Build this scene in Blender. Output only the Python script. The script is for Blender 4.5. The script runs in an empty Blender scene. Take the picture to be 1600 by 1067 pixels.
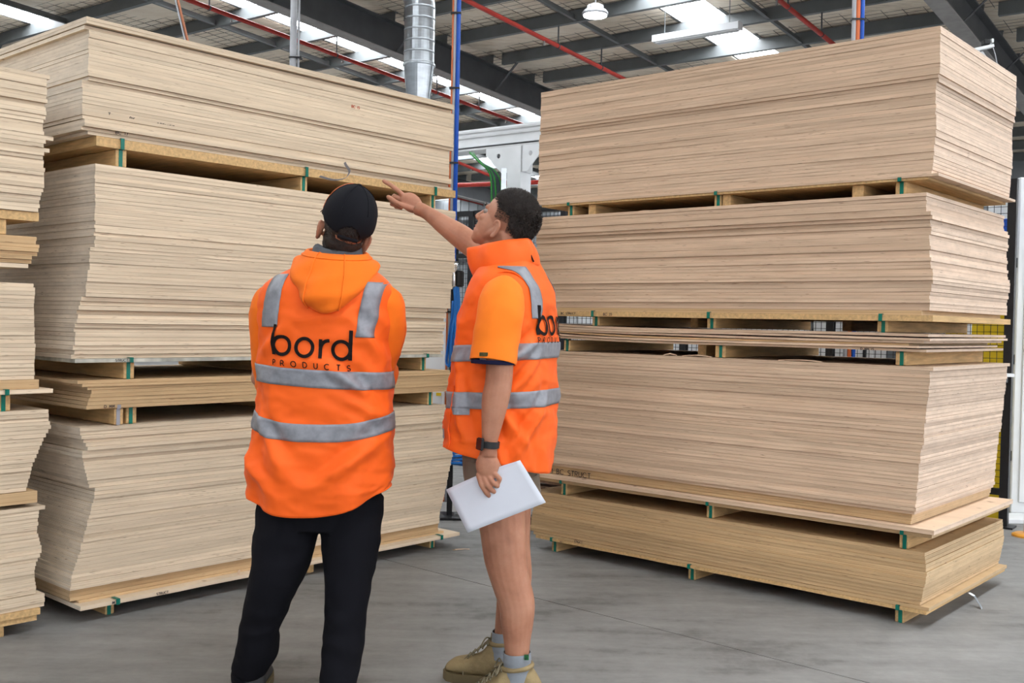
import bpy, bmesh, math, random
import numpy as np
from mathutils import Vector, Matrix, noise
from math import sin, cos, pi, radians, sqrt, atan2
random.seed(7); rng = np.random.default_rng(7)
sc = bpy.context.scene
COL = sc.collection

# ------------------------------------------------------------------ camera, world, lights, exposure
CAM_H = 1.33; FPX = 1620.0; ROLL = radians(1.2); PITCH = math.atan((533.5-503)/FPX)
CF = Vector((0, cos(PITCH), -sin(PITCH))); CU0 = Vector((0, sin(PITCH), cos(PITCH))); CX = Vector((1, 0, 0))
CR = CX*cos(ROLL)+CU0*sin(ROLL); CU = CU0*cos(ROLL)-CX*sin(ROLL); CP = Vector((0, 0, CAM_H))
def at(x, y, d):                       # point at distance d (along +Y) seen at photo position x, y
    v = CF+CR*((x-800)/FPX)-CU*((y-533.5)/FPX)
    return CP+v*(d/v.y)
cam_d = bpy.data.cameras.new('camera'); cam = bpy.data.objects.new('camera', cam_d); COL.objects.link(cam)
cam_d.sensor_width = 36.0; cam_d.lens = 36.0*FPX/1600.0; cam_d.clip_end = 300
mw = Matrix((CR, CU, -CF)).transposed().to_4x4(); mw.translation = CP; cam.matrix_world = mw
sc.camera = cam
wd = bpy.data.worlds.new('overcast'); sc.world = wd; wd.use_nodes = True
bgn = wd.node_tree.nodes['Background']; bgn.inputs[0].default_value = (0.93, 0.96, 1.0, 1); bgn.inputs[1].default_value = 1.32
sc.view_settings.view_transform = 'Standard'; sc.view_settings.look = 'None'; sc.view_settings.gamma = 1.0
sc.view_settings.use_curve_mapping = False; sc.view_settings.exposure = 0.68
SKYLIGHT = 12.0
sc.cycles.max_bounces = 3; sc.cycles.diffuse_bounces = 3; sc.cycles.use_light_tree = False; wd.cycles.sampling_method = 'NONE'; sc.cycles.glossy_bounces = 2; sc.cycles.use_adaptive_sampling = True; sc.cycles.adaptive_threshold = 0.08; sc.cycles.adaptive_min_samples = 12

# ------------------------------------------------------------------ helpers
MATS = {}
def _nt(name):
    m = bpy.data.materials.new(name); m.use_nodes = True; nt = m.node_tree; b = nt.nodes['Principled BSDF']
    return m, nt, b
def N(nt, typ, **kw):
    n = nt.nodes.new(typ)
    for k, v in kw.items(): setattr(n, k, v)
    return n
def ramp(nt, fac, stops):
    r = N(nt, 'ShaderNodeValToRGB'); e = r.color_ramp.elements
    while len(e) < len(stops): e.new(0.5)
    for i, (p, c) in enumerate(stops): e[i].position = p; e[i].color = (*c, 1)
    nt.links.new(fac, r.inputs[0]); return r.outputs[0]
def mapping(nt, scale, coord='Object', rnd=False):
    tc = N(nt, 'ShaderNodeTexCoord'); mp = N(nt, 'ShaderNodeMapping'); mp.inputs['Scale'].default_value = scale
    nt.links.new(tc.outputs[coord], mp.inputs[0])
    if rnd:
        oi = N(nt, 'ShaderNodeObjectInfo'); mul = N(nt, 'ShaderNodeMath', operation='MULTIPLY'); mul.inputs[1].default_value = 37.0
        nt.links.new(oi.outputs['Random'], mul.inputs[0]); nt.links.new(mul.outputs[0], mp.inputs['Location'])
    return mp.outputs[0]
def noise_t(nt, vec, scale, detail=4, rough=0.6):
    n = N(nt, 'ShaderNodeTexNoise'); n.inputs['Scale'].default_value = scale; n.inputs['Detail'].default_value = detail
    n.inputs['Roughness'].default_value = rough; nt.links.new(vec, n.inputs['Vector']); return n.outputs['Fac']
def bump(nt, b, h, strength, dist=0.01):
    bp = N(nt, 'ShaderNodeBump'); bp.inputs['Strength'].default_value = strength; bp.inputs['Distance'].default_value = dist
    nt.links.new(h, bp.inputs['Height']); nt.links.new(bp.outputs[0], b.inputs['Normal'])
def mat(name, col, rough=0.6, metal=0.0, var=0.1, scale=8.0, stretch=(1, 1, 1), bmp=0.0, bscale=None, spec=0.4, emit=0.0):
    if name in MATS: return MATS[name]
    m, nt, b = _nt(name)
    b.inputs['Roughness'].default_value = rough; b.inputs['Metallic'].default_value = metal
    b.inputs['Specular IOR Level'].default_value = spec
    v = mapping(nt, stretch); f = noise_t(nt, v, scale, 2)
    lo = tuple(max(0, c*(1-var)) for c in col); hi = tuple(min(1, c*(1+var)) for c in col)
    c = ramp(nt, f, [(0.3, lo), (0.7, hi)]); nt.links.new(c, b.inputs['Base Color'])
    if bmp: bump(nt, b, noise_t(nt, v, bscale or scale*4), bmp)
    if emit:
        b.inputs['Emission Color'].default_value = (*col, 1); b.inputs['Emission Strength'].default_value = emit
    MATS[name] = m; return m
def ply_mat(name, base, dark, knot, stripe=1.0):
    m, nt, b = _nt(name); b.inputs['Roughness'].default_value = 0.72; b.inputs['Specular IOR Level'].default_value = 0.25
    oi = N(nt, 'ShaderNodeObjectInfo')
    v = mapping(nt, (0.25, 0.25, 300), rnd=True); f1 = noise_t(nt, v, 1.0, 3, 0.5)
    v2 = mapping(nt, (16, 16, 330), rnd=True); f2 = noise_t(nt, v2, 1.0, 1, 0.5)
    v3 = mapping(nt, (3, 9, 3), rnd=True); f3 = noise_t(nt, v3, 1.0, 3, 0.55)
    c1 = ramp(nt, f1, [(0.30, dark), (0.50, base), (0.72, tuple(min(1, c*1.10) for c in base))])
    kn = ramp(nt, f2, [(0.70, (0, 0, 0)), (0.78, (0.8, 0.8, 0.8))])
    mx = N(nt, 'ShaderNodeMix', data_type='RGBA'); nt.links.new(kn, mx.inputs[0]); nt.links.new(c1, mx.inputs[6]); mx.inputs[7].default_value = (*knot, 1)
    # broad tone of the timber and of each sheet
    mr = N(nt, 'ShaderNodeMapRange'); mr.inputs[3].default_value = 0.88; mr.inputs[4].default_value = 1.06; nt.links.new(oi.outputs['Random'], mr.inputs[0])
    mr2 = N(nt, 'ShaderNodeMapRange'); mr2.inputs[1].default_value = 0.3; mr2.inputs[2].default_value = 0.7; mr2.inputs[3].default_value = 0.9; mr2.inputs[4].default_value = 1.07; nt.links.new(f3, mr2.inputs[0])
    mu = N(nt, 'ShaderNodeMath', operation='MULTIPLY'); nt.links.new(mr.outputs[0], mu.inputs[0]); nt.links.new(mr2.outputs[0], mu.inputs[1])
    sc_ = N(nt, 'ShaderNodeVectorMath', operation='SCALE'); nt.links.new(mx.outputs[2], sc_.inputs[0]); nt.links.new(mu.outputs[0], sc_.inputs['Scale'])
    # sheet ends show paler end grain than the long edges
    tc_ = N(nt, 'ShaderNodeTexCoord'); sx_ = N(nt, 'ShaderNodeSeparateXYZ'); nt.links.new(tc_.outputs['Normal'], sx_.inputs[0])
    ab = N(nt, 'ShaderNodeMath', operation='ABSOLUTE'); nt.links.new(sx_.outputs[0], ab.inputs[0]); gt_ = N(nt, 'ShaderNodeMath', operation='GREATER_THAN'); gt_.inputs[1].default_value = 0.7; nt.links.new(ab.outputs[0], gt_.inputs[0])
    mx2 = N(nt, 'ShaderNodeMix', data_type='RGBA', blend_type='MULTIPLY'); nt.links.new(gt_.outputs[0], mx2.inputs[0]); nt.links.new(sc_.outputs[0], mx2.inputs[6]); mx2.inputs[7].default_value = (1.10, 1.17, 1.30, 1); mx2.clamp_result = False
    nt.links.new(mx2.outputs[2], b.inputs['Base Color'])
    MATS[name] = m; return m

def base_of(p):
    """world translation of a root (roots carry translation only when built in world space)"""
    v = Vector((0, 0, 0))
    while p is not None: v += p.location; p = p.parent
    return v
def obj(name, bm, m=None, parent=None, smooth=False, local=False, loc=None, label=None, cat=None, group=None, kind=None):
    """link a bmesh as one mesh object; vertices are in world space unless local"""
    me = bm if isinstance(bm, bpy.types.Mesh) else bpy.data.meshes.new(name)
    if not isinstance(bm, bpy.types.Mesh):
        bmesh.ops.recalc_face_normals(bm, faces=bm.faces)
        bm.to_mesh(me); bm.free()
    if not local:
        if parent is not None: off = base_of(parent)
        elif loc is not None: off = Vector(loc)
        else:
            co = np.empty(len(me.vertices)*3, dtype=np.float32); me.vertices.foreach_get('co', co); co = co.reshape(-1, 3)
            mn, mx_ = co.min(0), co.max(0); off = Vector(((mn[0]+mx_[0])/2, (mn[1]+mx_[1])/2, mn[2]))
        me.transform(Matrix.Translation(-off))
    if smooth: me.polygons.foreach_set('use_smooth', [True]*len(me.polygons))
    if m is not None and not me.materials: me.materials.append(m)
    o = bpy.data.objects.new(name, me); COL.objects.link(o)
    if parent is not None: o.parent = parent
    elif not local: o.location = off
    if loc is not None and (local or parent is None): o.location = loc
    return tag(o, label, cat, group, kind)
def tag(o, label=None, cat=None, group=None, kind=None):
    if label: o['label'] = label
    if cat: o['category'] = cat
    if group: o['group'] = group
    if kind: o['kind'] = kind
    return o
def empty(name, loc, rz=0, label=None, cat=None, group=None, kind=None):
    o = bpy.data.objects.new(name, None); COL.objects.link(o); o.location = loc; o.rotation_euler = (0, 0, rz); o.empty_display_size = 0.1
    return tag(o, label, cat, group, kind)
def BM(): return bmesh.new()
def box(bm, lo, hi, M=None, bev=0.0):
    cs = [Vector((x, y, z)) for z in (lo[2], hi[2]) for y in (lo[1], hi[1]) for x in (lo[0], hi[0])]
    if M is not None: cs = [M @ c for c in cs]
    vs = [bm.verts.new(c) for c in cs]
    fs = [bm.faces.new([vs[i] for i in q]) for q in ((0, 2, 3, 1), (4, 5, 7, 6), (0, 1, 5, 4), (1, 3, 7, 5), (3, 2, 6, 7), (2, 0, 4, 6))]
    if bev:
        es = list({e for f in fs for e in f.edges}); bmesh.ops.bevel(bm, geom=es, offset=bev, segments=1, affect='EDGES')
    return bm
def beam(bm, p, q, w, h, up=(0, 0, 1)):
    """box from p to q, width w sideways, height h along up"""
    p, q = Vector(p), Vector(q); x = (q-p); L = x.length; x.normalize(); z = Vector(up); y = z.cross(x).normalized(); z = x.cross(y)
    M = Matrix((x, y, z)).transposed().to_4x4(); M.translation = p
    return box(bm, (0, -w/2, -h/2), (L, w/2, h/2), M)
def tube(bm, pts, r, n=8, closed=False, caps=True):
    pts = [Vector(p) for p in pts]; k = len(pts); rs = r if isinstance(r, (list, tuple)) else [r]*k
    rings = []; ref = None
    for i in range(k):
        a = pts[(i-1) % k] if (closed or i > 0) else pts[i]; b = pts[(i+1) % k] if (closed or i < k-1) else pts[i]
        t = (b-a).normalized()
        if ref is None:
            ref = Vector((0, 0, 1)) if abs(t.z) < 0.9 else Vector((1, 0, 0))
        u = (ref-t*ref.dot(t)).normalized(); ref = u; v = t.cross(u)
        rings.append([bm.verts.new(pts[i]+(u*cos(2*pi*j/n)+v*sin(2*pi*j/n))*rs[i]) for j in range(n)])
    for i in range(k if closed else k-1):
        A, B = rings[i], rings[(i+1) % k]
        for j in range(n): bm.faces.new((A[j], A[(j+1) % n], B[(j+1) % n], B[j]))
    if caps and not closed: bm.faces.new(rings[0][::-1]); bm.faces.new(rings[-1])
    return bm
def spline(keys, n):
    """Catmull-Rom through rows of keys"""
    K = np.array(keys, float); m = len(K); out = []
    for i in range(n):
        t = i/(n-1)*(m-1); k = min(int(t), m-2); u = t-k
        p0, p1, p2, p3 = K[max(k-1, 0)], K[k], K[k+1], K[min(k+2, m-1)]
        out.append(0.5*((2*p1)+(-p0+p2)*u+(2*p0-5*p1+4*p2-p3)*u*u+(-p0+3*p1-3*p2+p3)*u**3))
    return np.array(out)
def grid_faces(bm, rings, wrap=True, cap0=True, cap1=True):
    n = len(rings[0])
    for i in range(len(rings)-1):
        A, B = rings[i], rings[i+1]
        for j in range(n if wrap else n-1):
            bm.faces.new((A[j], A[(j+1) % n], B[(j+1) % n], B[j]))
    if wrap and cap0: bm.faces.new(rings[0][::-1])
    if wrap and cap1: bm.faces.new(rings[-1])
def sp(v, p): return math.copysign(abs(v)**p, v)
def lathe(bm, prof, c=(0, 0, 0), n=24, M=None):
    rings = []
    for r, z in prof:
        ring = []
        for j in range(n):
            p = Vector((r*cos(2*pi*j/n), r*sin(2*pi*j/n), z))
            if M is not None: p = M @ p
            ring.append(bm.verts.new(p+Vector(c)))
        rings.append(ring)
    grid_faces(bm, rings); return bm
def ellipsoid(bm, c, r, M=None, n=16):
    mm = Matrix.Translation(c) @ (M.to_4x4() if M is not None else Matrix.Identity(4)) @ Matrix.Diagonal((*r, 1))
    bmesh.ops.create_uvsphere(bm, u_segments=n, v_segments=max(6, n*2//3), radius=1.0, matrix=mm); return bm
def capsule(bm, p, q, r0, r1, n=14):
    """tapered rod with round ends"""
    p, q = Vector(p), Vector(q); t = q-p; L = t.length; t.normalize()
    pts = []; rs = []
    for k in range(5):
        a = pi/2*(1-k/4); pts.append(p-t*r0*sin(a)*0.98); rs.append(max(r0*cos(a), r0*0.05))
    for k in range(5):
        a = pi/2*k/4; pts.append(q+t*r1*sin(a)*0.98); rs.append(max(r1*cos(a), r1*0.05))
    return tube(bm, pts, rs, n)
def fuse(bm, vox, smooth_it=4, name='tmp'):
    """join overlapping solids into one continuous surface"""
    bmesh.ops.recalc_face_normals(bm, faces=bm.faces)
    me = bpy.data.meshes.new(name); bm.to_mesh(me); bm.free()
    o = bpy.data.objects.new(name, me); COL.objects.link(o)
    r = o.modifiers.new('r', 'REMESH'); r.mode = 'VOXEL'; r.voxel_size = vox; r.use_smooth_shade = True
    if smooth_it: s = o.modifiers.new('s', 'SMOOTH'); s.factor = 0.5; s.iterations = smooth_it
    dg = bpy.context.evaluated_depsgraph_get(); out = bpy.data.meshes.new_from_object(o.evaluated_get(dg))
    bpy.data.objects.remove(o); bpy.data.meshes.remove(me); return out
def solid(bm, t):
    """give an open sheet a thickness"""
    bmesh.ops.recalc_face_normals(bm, faces=bm.faces)
    bmesh.ops.solidify(bm, geom=bm.faces[:], thickness=t); return bm
# simple stroke lettering: unit-height glyphs as polylines
def arc(cx, cy, rx, ry, a0, a1, n=14): return [(cx+rx*cos(radians(a0+(a1-a0)*i/(n-1))), cy+ry*sin(radians(a0+(a1-a0)*i/(n-1)))) for i in range(n)]
GL = {
 'b': (0.76, [[(0.06, 0), (0.06, 0.98)], arc(0.33, 0.31, 0.27, 0.29, 0, 360, 28)]),
 'o': (0.78, [arc(0.32, 0.31, 0.27, 0.29, 0, 360, 28)]),
 'r': (0.42, [[(0.06, 0), (0.06, 0.62)], arc(0.32, 0.30, 0.26, 0.29, 180, 85, 8)]),
 'd': (0.66, [arc(0.30, 0.31, 0.27, 0.29, 0, 360, 28), [(0.57, 0), (0.57, 0.98)]]),
 'P': (0.6, [[(0, 0), (0, 1)], [(0, 1), (0.28, 1)]+arc(0.28, 0.74, 0.26, 0.26, 90, -90, 9)+[(0, 0.48)]]),
 'R': (0.62, [[(0, 0), (0, 1)], [(0, 1), (0.28, 1)]+arc(0.28, 0.74, 0.26, 0.26, 90, -90, 9)+[(0, 0.48)], [(0.26, 0.48), (0.56, 0)]]),
 'O': (0.95, [arc(0.45, 0.5, 0.46, 0.5, 0, 360, 22)]),
 'D': (0.8, [[(0, 0), (0, 1)], [(0, 1), (0.26, 1)]+arc(0.26, 0.5, 0.44, 0.5, 90, -90, 12)+[(0, 0)]]),
 'U': (0.72, [[(0, 1), (0, 0.34)]+arc(0.32, 0.34, 0.32, 0.34, 180, 360, 12)+[(0.64, 1)]]),
 'C': (0.85, [arc(0.45, 0.5, 0.45, 0.5, 45, 315, 16)]),
 'T': (0.62, [[(0, 1), (0.62, 1)], [(0.31, 1), (0.31, 0)]]),
 'S': (0.6, [arc(0.28, 0.745, 0.27, 0.255, 40, 270, 10)+arc(0.28, 0.245, 0.28, 0.245, 90, -140, 10)[1:]]),
 'B': (0.6, [[(0, 0), (0, 1)], [(0, 1), (0.26, 1)]+arc(0.26, 0.75, 0.22, 0.25, 90, -90, 8)+[(0, 0.5)], [(0.26, 0.5)]+arc(0.28, 0.25, 0.26, 0.25, 90, -90, 8)+[(0, 0)]]),
 'M': (0.8, [[(0, 0), (0.06, 1), (0.36, 0.2), (0.66, 1), (0.72, 0)]]),
 'V': (0.66, [[(0, 1), (0.3, 0), (0.6, 1)]]), 'K': (0.6, [[(0, 0), (0, 1)], [(0.5, 1), (0, 0.45), (0.5, 0)]]),
 'A': (0.66, [[(0, 0), (0.3, 1), (0.6, 0)], [(0.12, 0.36), (0.48, 0.36)]]),
 'N': (0.7, [[(0, 0), (0, 1), (0.56, 0), (0.56, 1)]]), 'L': (0.5, [[(0, 1), (0, 0), (0.42, 0)]]),
 'W': (0.9, [[(0, 1), (0.2, 0), (0.42, 0.8), (0.62, 0), (0.84, 1)]]),
 '1': (0.3, [[(0, 0.8), (0.14, 1), (0.14, 0)]]), '5': (0.6, [[(0.5, 1), (0.1, 1), (0.06, 0.55)]+arc(0.24, 0.32, 0.28, 0.3, 120, -130, 9)]),
 '7': (0.55, [[(0, 1), (0.48, 1), (0.16, 0)]]), '2': (0.6, [arc(0.24, 0.72, 0.24, 0.27, 160, -30, 8)+[(0, 0), (0.5, 0)]]),
 '3': (0.6, [arc(0.22, 0.75, 0.24, 0.24, 150, -80, 8)+arc(0.22, 0.26, 0.26, 0.26, 80, -150, 8)]),
 ' ': (0.5, []), '.': (0.25, [[(0.05, 0), (0.05, 0.06)]])}
def lettering(bm, text, h, w, place, track=0.12, step=0.25):
    """stroke letters as ribbons of width w; place(x, y) -> point on the carrying surface"""
    x = 0.0
    for ch in text:
        adv, strokes = GL[ch]
        for st in strokes:
            P = []
            for (a, b_) in zip(st[:-1], st[1:]):
                n = max(1, int(math.hypot(b_[0]-a[0], b_[1]-a[1])/step))
                for i in range(n): P.append((a[0]+(b_[0]-a[0])*i/n, a[1]+(b_[1]-a[1])*i/n))
            P.append(st[-1]); L_, R_ = [], []
            for i, p in enumerate(P):
                q0, q1 = P[max(i-1, 0)], P[min(i+1, len(P)-1)]
                if len(st) > 20 and st[0] != st[-1] and math.hypot(st[0][0]-st[-1][0], st[0][1]-st[-1][1]) < 1e-6:
                    if i == 0: q0 = P[-2]
                    if i == len(P)-1: q1 = P[1]
                dx, dy = q1[0]-q0[0], q1[1]-q0[1]; l = math.hypot(dx, dy) or 1; nx, ny = -dy/l*w/2/h, dx/l*w/2/h
                L_.append(bm.verts.new(place((x+p[0]+nx)*h, (p[1]+ny)*h))); R_.append(bm.verts.new(place((x+p[0]-nx)*h, (p[1]-ny)*h)))
            for i in range(len(P)-1): bm.faces.new((L_[i], L_[i+1], R_[i+1], R_[i]))
        x += adv+track
    return x*h
def letters(parent, text, h, w, place, track, step, thick, m_):
    x = 0.0
    for ch in text:
        bm = bmesh.new(); x0 = x; lettering(bm, ch, h, w, lambda a, b_: place(a+x0*h, b_), track, step); solid(bm, thick); obj('letter', bm, m_, parent); x += GL[ch][0]+track
# ------------------------------------------------------------------ materials
PLY_R = ply_mat('ply_warm', (0.68, 0.495, 0.35), (0.565, 0.395, 0.265), (0.17, 0.085, 0.045))
PLY_L = ply_mat('ply_pale', (0.72, 0.585, 0.43), (0.62, 0.48, 0.34), (0.20, 0.11, 0.06))
PLY_Y = ply_mat('ply_golden', (0.60, 0.41, 0.225), (0.48, 0.305, 0.15), (0.16, 0.08, 0.04))
PINE = mat('pine', (0.60, 0.39, 0.18), 0.7, var=0.2, scale=3, stretch=(20, 2, 20), bmp=0.15)
GREEN = mat('strap_green', (0.0, 0.16, 0.115), 0.35, var=0.1)
GREY_STRAP = mat('strap_grey', (0.32, 0.32, 0.36), 0.4, var=0.1)
STEEL_D = mat('painted_steel_dark', (0.085, 0.088, 0.095), 0.5, var=0.12, scale=3)
STEEL_G = mat('painted_steel_grey', (0.15, 0.162, 0.168), 0.45, var=0.12, scale=3)
RAFT_F = mat('flange_grey', (0.30, 0.285, 0.275), 0.5, var=0.1)
RED = mat('pipe_red', (0.45, 0.035, 0.024), 0.4, var=0.1)
RED2 = mat('pipe_orange_red', (0.80, 0.13, 0.07), 0.4, var=0.08)
GALV = mat('galvanised', (0.62, 0.66, 0.70), 0.28, metal=1.0, var=0.12, scale=5, stretch=(1, 1, 4))
WHITE = mat('white_paint', (0.82, 0.84, 0.86), 0.4, var=0.05, scale=4)
OFFWHITE = mat('offwhite_paint', (0.68, 0.69, 0.70), 0.45, var=0.06, scale=4)
BLACK = mat('black_paint', (0.012, 0.012, 0.014), 0.4, var=0.15)
YELLOW = mat('yellow_paint', (0.72, 0.50, 0.015), 0.4, var=0.06)
ORANGE_P = mat('orange_paint', (0.75, 0.33, 0.04), 0.4, var=0.06)
BLUE = mat('blue_plastic', (0.01, 0.09, 0.50), 0.35, var=0.08)
BLUE_H = mat('blue_hose', (0.01, 0.17, 0.60), 0.35, var=0.08)
CABLE_G = mat('cable_green', (0.02, 0.22, 0.03), 0.4, var=0.1)
CABLE_D = mat('cable_dark', (0.03, 0.04, 0.05), 0.4, var=0.1)
CABLE_O = mat('cable_orange', (0.65, 0.16, 0.05), 0.4, var=0.1)
CABLE_W = mat('conduit_grey', (0.42, 0.43, 0.46), 0.4, var=0.08)
BROWN = mat('dark_timber', (0.16, 0.08, 0.04), 0.7, var=0.25, scale=3, stretch=(12, 12, 2))
INK = mat('marker_ink', (0.03, 0.025, 0.03), 0.8, var=0.1)
RED_INK = mat('red_stamp', (0.5, 0.12, 0.07), 0.8, var=0.1)
# concrete floor
m, nt, b = _nt('concrete'); MATS['concrete'] = m
v = mapping(nt, (1, 1, 1)); f1 = noise_t(nt, v, 0.9, 7, 0.62); f2 = noise_t(nt, v, 14, 6, 0.7)
mp2 = N(nt, 'ShaderNodeMapping'); mp2.inputs['Rotation'].default_value = (0, 0, radians(-48)); mp2.inputs['Scale'].default_value = (0.9, 4.5, 1)
tc = N(nt, 'ShaderNodeTexCoord'); nt.links.new(tc.outputs['Object'], mp2.inputs[0]); f3 = noise_t(nt, mp2.outputs[0], 1.6, 6, 0.62)
a1 = N(nt, 'ShaderNodeMath', operation='ADD'); nt.links.new(f1, a1.inputs[0]); nt.links.new(f3, a1.inputs[1])
a2 = N(nt, 'ShaderNodeMath', operation='MULTIPLY_ADD'); nt.links.new(f2, a2.inputs[0]); a2.inputs[1].default_value = 0.55; nt.links.new(a1.outputs[0], a2.inputs[2])
mrr = N(nt, 'ShaderNodeMapRange'); mrr.inputs[1].default_value = 0.85; mrr.inputs[2].default_value = 1.7; nt.links.new(a2.outputs[0], mrr.inputs[0])
c = ramp(nt, mrr.outputs[0], [(0.10, (0.11, 0.107, 0.104)), (0.42, (0.215, 0.211, 0.206)), (0.85, (0.30, 0.295, 0.287))]); nt.links.new(c, b.inputs['Base Color'])
b.inputs['Roughness'].default_value = 0.55; b.inputs['Specular IOR Level'].default_value = 0.3; bump(nt, b, f2, 0.12, 0.004)
CONC = m
# roof insulation: crinkled foil-faced blanket
m, nt, b = _nt('roof_blanket'); MATS['roof_blanket'] = m
v = mapping(nt, (1, 1, 1)); f1 = noise_t(nt, v, 1.1, 5, 0.6); v2 = mapping(nt, (2.0, 14, 1)); f2 = noise_t(nt, v2, 1.0, 5, 0.65)
ad = N(nt, 'ShaderNodeMath', operation='ADD'); nt.links.new(f1, ad.inputs[0]); nt.links.new(f2, ad.inputs[1])
c = ramp(nt, ad.outputs[0], [(0.30, (0.40, 0.32, 0.24)), (0.46, (0.82, 0.71, 0.57)), (0.62, (0.94, 0.86, 0.74))])
nt.links.new(c, b.inputs['Base Color']); b.inputs['Roughness'].default_value = 0.5; bump(nt, b, f2, 0.8, 0.05)
nt.nodes['Color Ramp'].inputs if False else None
BLANKET = m
ad2 = N(nt, 'ShaderNodeMath', operation='MULTIPLY'); ad2.inputs[1].default_value = 0.5; nt.links.new(ad.outputs[0], ad2.inputs[0])
for l in list(nt.links):
    if l.to_node.type == 'VALTORGB': nt.links.remove(l)
nt.links.new(ad2.outputs[0], [n for n in nt.nodes if n.type == 'VALTORGB'][0].inputs[0])
# skylight sheet: translucent roofing lit by the sky
m, nt, b = _nt('skylight_sheet'); b.inputs['Base Color'].default_value = (0.8, 0.85, 0.9, 1)
b.inputs['Emission Color'].default_value = (0.93, 0.97, 1.0, 1); b.inputs['Emission Strength'].default_value = SKYLIGHT; SKYM = m
m, nt, b = _nt('lamp_glow'); b.inputs['Emission Color'].default_value = (0.95, 0.98, 1.0, 1); b.inputs['Emission Strength'].default_value = 14.0; GLOW = m
# corrugated wall cladding
WALLM = mat('wall_cladding', (0.30, 0.32, 0.34), 0.5, var=0.06, scale=2, stretch=(1, 1, 0.3))

# ------------------------------------------------------------------ the setting
# floor slabs either side of a saw-cut joint
jd = Vector((0.744, -0.668, 0)); jn = Vector((0.668, 0.744, 0)); j0 = Vector((-0.664, 5.707, 0))
floor = empty('floor', (0, 0, 0), kind='structure')
bm = BM(); box(bm, (-45, -30, -0.30), (45, 60, -0.06)); obj('sub_base', bm, mat('joint_fill', (0.10, 0.095, 0.09), 0.8), floor)
for i in range(-4, 6):
    for k in range(-4, 4):
        u0, u1 = -1.9+k*8.0, -1.9+(k+1)*8.0; w0, w1 = i*5.2, (i+1)*5.2; g = 0.0035
        M = Matrix((jd, jn, Vector((0, 0, 1)))).transposed().to_4x4(); M.translation = j0
        bm = BM(); box(bm, (u0+g, w0+g, -0.08), (u1-g, w1-g, 0.0), M); obj('slab', bm, CONC, floor)

# roof frame: purlins run along A, rafters along B and fall 3 degrees
A = Vector((-0.804, 0.595, 0)); B = Vector((0.595, 0.804, 0)); FALL = math.tan(radians(3)); PB = Vector((-0.503, 19.5, 6.111))
def rp(a, b_, z=0.0): return PB+A*a+B*b_+Vector((0, 0, z-FALL*b_))
RN = (Vector((0, 0, 1))+B*FALL).normalized(); RB = (B-Vector((0, 0, FALL))).normalized()
A0, A1, B0, B1 = -24.0, 19.0, -25.0, 13.0
SKY = [(-20.6, -19.8), (-12.9, -12.1), (-4.75, -3.92), (1.50, 2.26), (5.80, 6.55), (11.0, 11.8)]  # strips on the camera side are out of view, added for light
ceil = empty('ceiling', rp(-8, -6, 0), kind='structure')
# insulated roof sheets between the skylight strips
edges = [A0]+[e for s in SKY for e in s]+[A1]
for k in range(0, len(edges), 2):
    a0, a1 = edges[k], edges[k+1]; na = max(3, int((a1-a0)/0.35)); nb = 110
    bm = BM(); vs = [[None]*(nb+1) for _ in range(na+1)]
    for i in range(na+1):
        for j in range(nb+1):
            bb = B0+(B1-B0)*j/nb; aa = a0+(a1-a0)*i/na
            sag = -0.045*abs(sin(pi*(bb/1.34)))**0.6+0.03*noise.noise((aa*0.9, bb*1.2, 3))
            vs[i][j] = bm.verts.new(rp(aa, bb, 0.26+sag))
    for i in range(na):
        for j in range(nb): bm.faces.new((vs[i][j], vs[i][j+1], vs[i+1][j+1], vs[i+1][j]))
    solid(bm, 0.02); obj('roof_blanket', bm, BLANKET, ceil, smooth=True)
for (a0, a1) in SKY:
    bm = BM(); M = Matrix((A, RB, RN)).transposed().to_4x4(); M.translation = rp((a0+a1)/2, 0, 0.27)
    w = (a1-a0)/2; box(bm, (-w, B0, 0), (w, B1, 0.006), M); s = obj('skylight', bm, SKYM, ceil)
    for e in (-1, 1):
        bm = BM(); box(bm, (e*w-0.03, B0, -0.06), (e*w+0.03, B1, 0.03), M); obj('skylight_edge', bm, STEEL_G, s)
# wire safety mesh under the blanket
bm = BM(); wa0, wa1, wb0, wb1 = -9.0, 10.2, -6.6, 6.0
for k in range(int((wa1-wa0)/0.30)+1):
    for q in range(9): beam(bm, rp(wa0+k*0.30, wb0+q*1.4, 0.205), rp(wa0+k*0.30, wb0+(q+1)*1.4, 0.205), 0.009, 0.006, RN)
for k in range(int((wb1-wb0)/0.15)+1):
    for q in range(12): beam(bm, rp(wa0+q*1.6, wb0+k*0.15, 0.203), rp(wa0+(q+1)*1.6, wb0+k*0.15, 0.203), 0.006, 0.005, RN)
obj('wire_mesh', bm, mat('mesh_wire', (0.20, 0.17, 0.14), 0.5), ceil, kind='stuff')
RAFT = [-16.5, -8.25, 0.0, 8.25, 16.5]
# purlins in bays, each a lipped C section
def csec(bm, p, q, h, w, t, side):
    x = (q-p).normalized(); z = RN.copy(); y = z.cross(x).normalized()*side; L = (q-p).length
    M = Matrix((x, y, z)).transposed().to_4x4(); M.translation = p
    box(bm, (0, 0, 0), (L, t, h), M); box(bm, (0, t, 0), (L, w, t), M); box(bm, (0, t, h-t), (L, w, h), M); box(bm, (0, w-t, t), (L, w, 0.022), M)
nB0 = int(B0/1.34)
for i in range(nB0, 10):
    bb = i*1.34
    for r in range(len(RAFT)-1):
        bm = BM(); csec(bm, rp(RAFT[r]-0.05, bb, 0), rp(RAFT[r+1]-0.25, bb, 0), 0.20, 0.075, 0.006, -1); obj('purlin', bm, STEEL_G, ceil)
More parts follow.
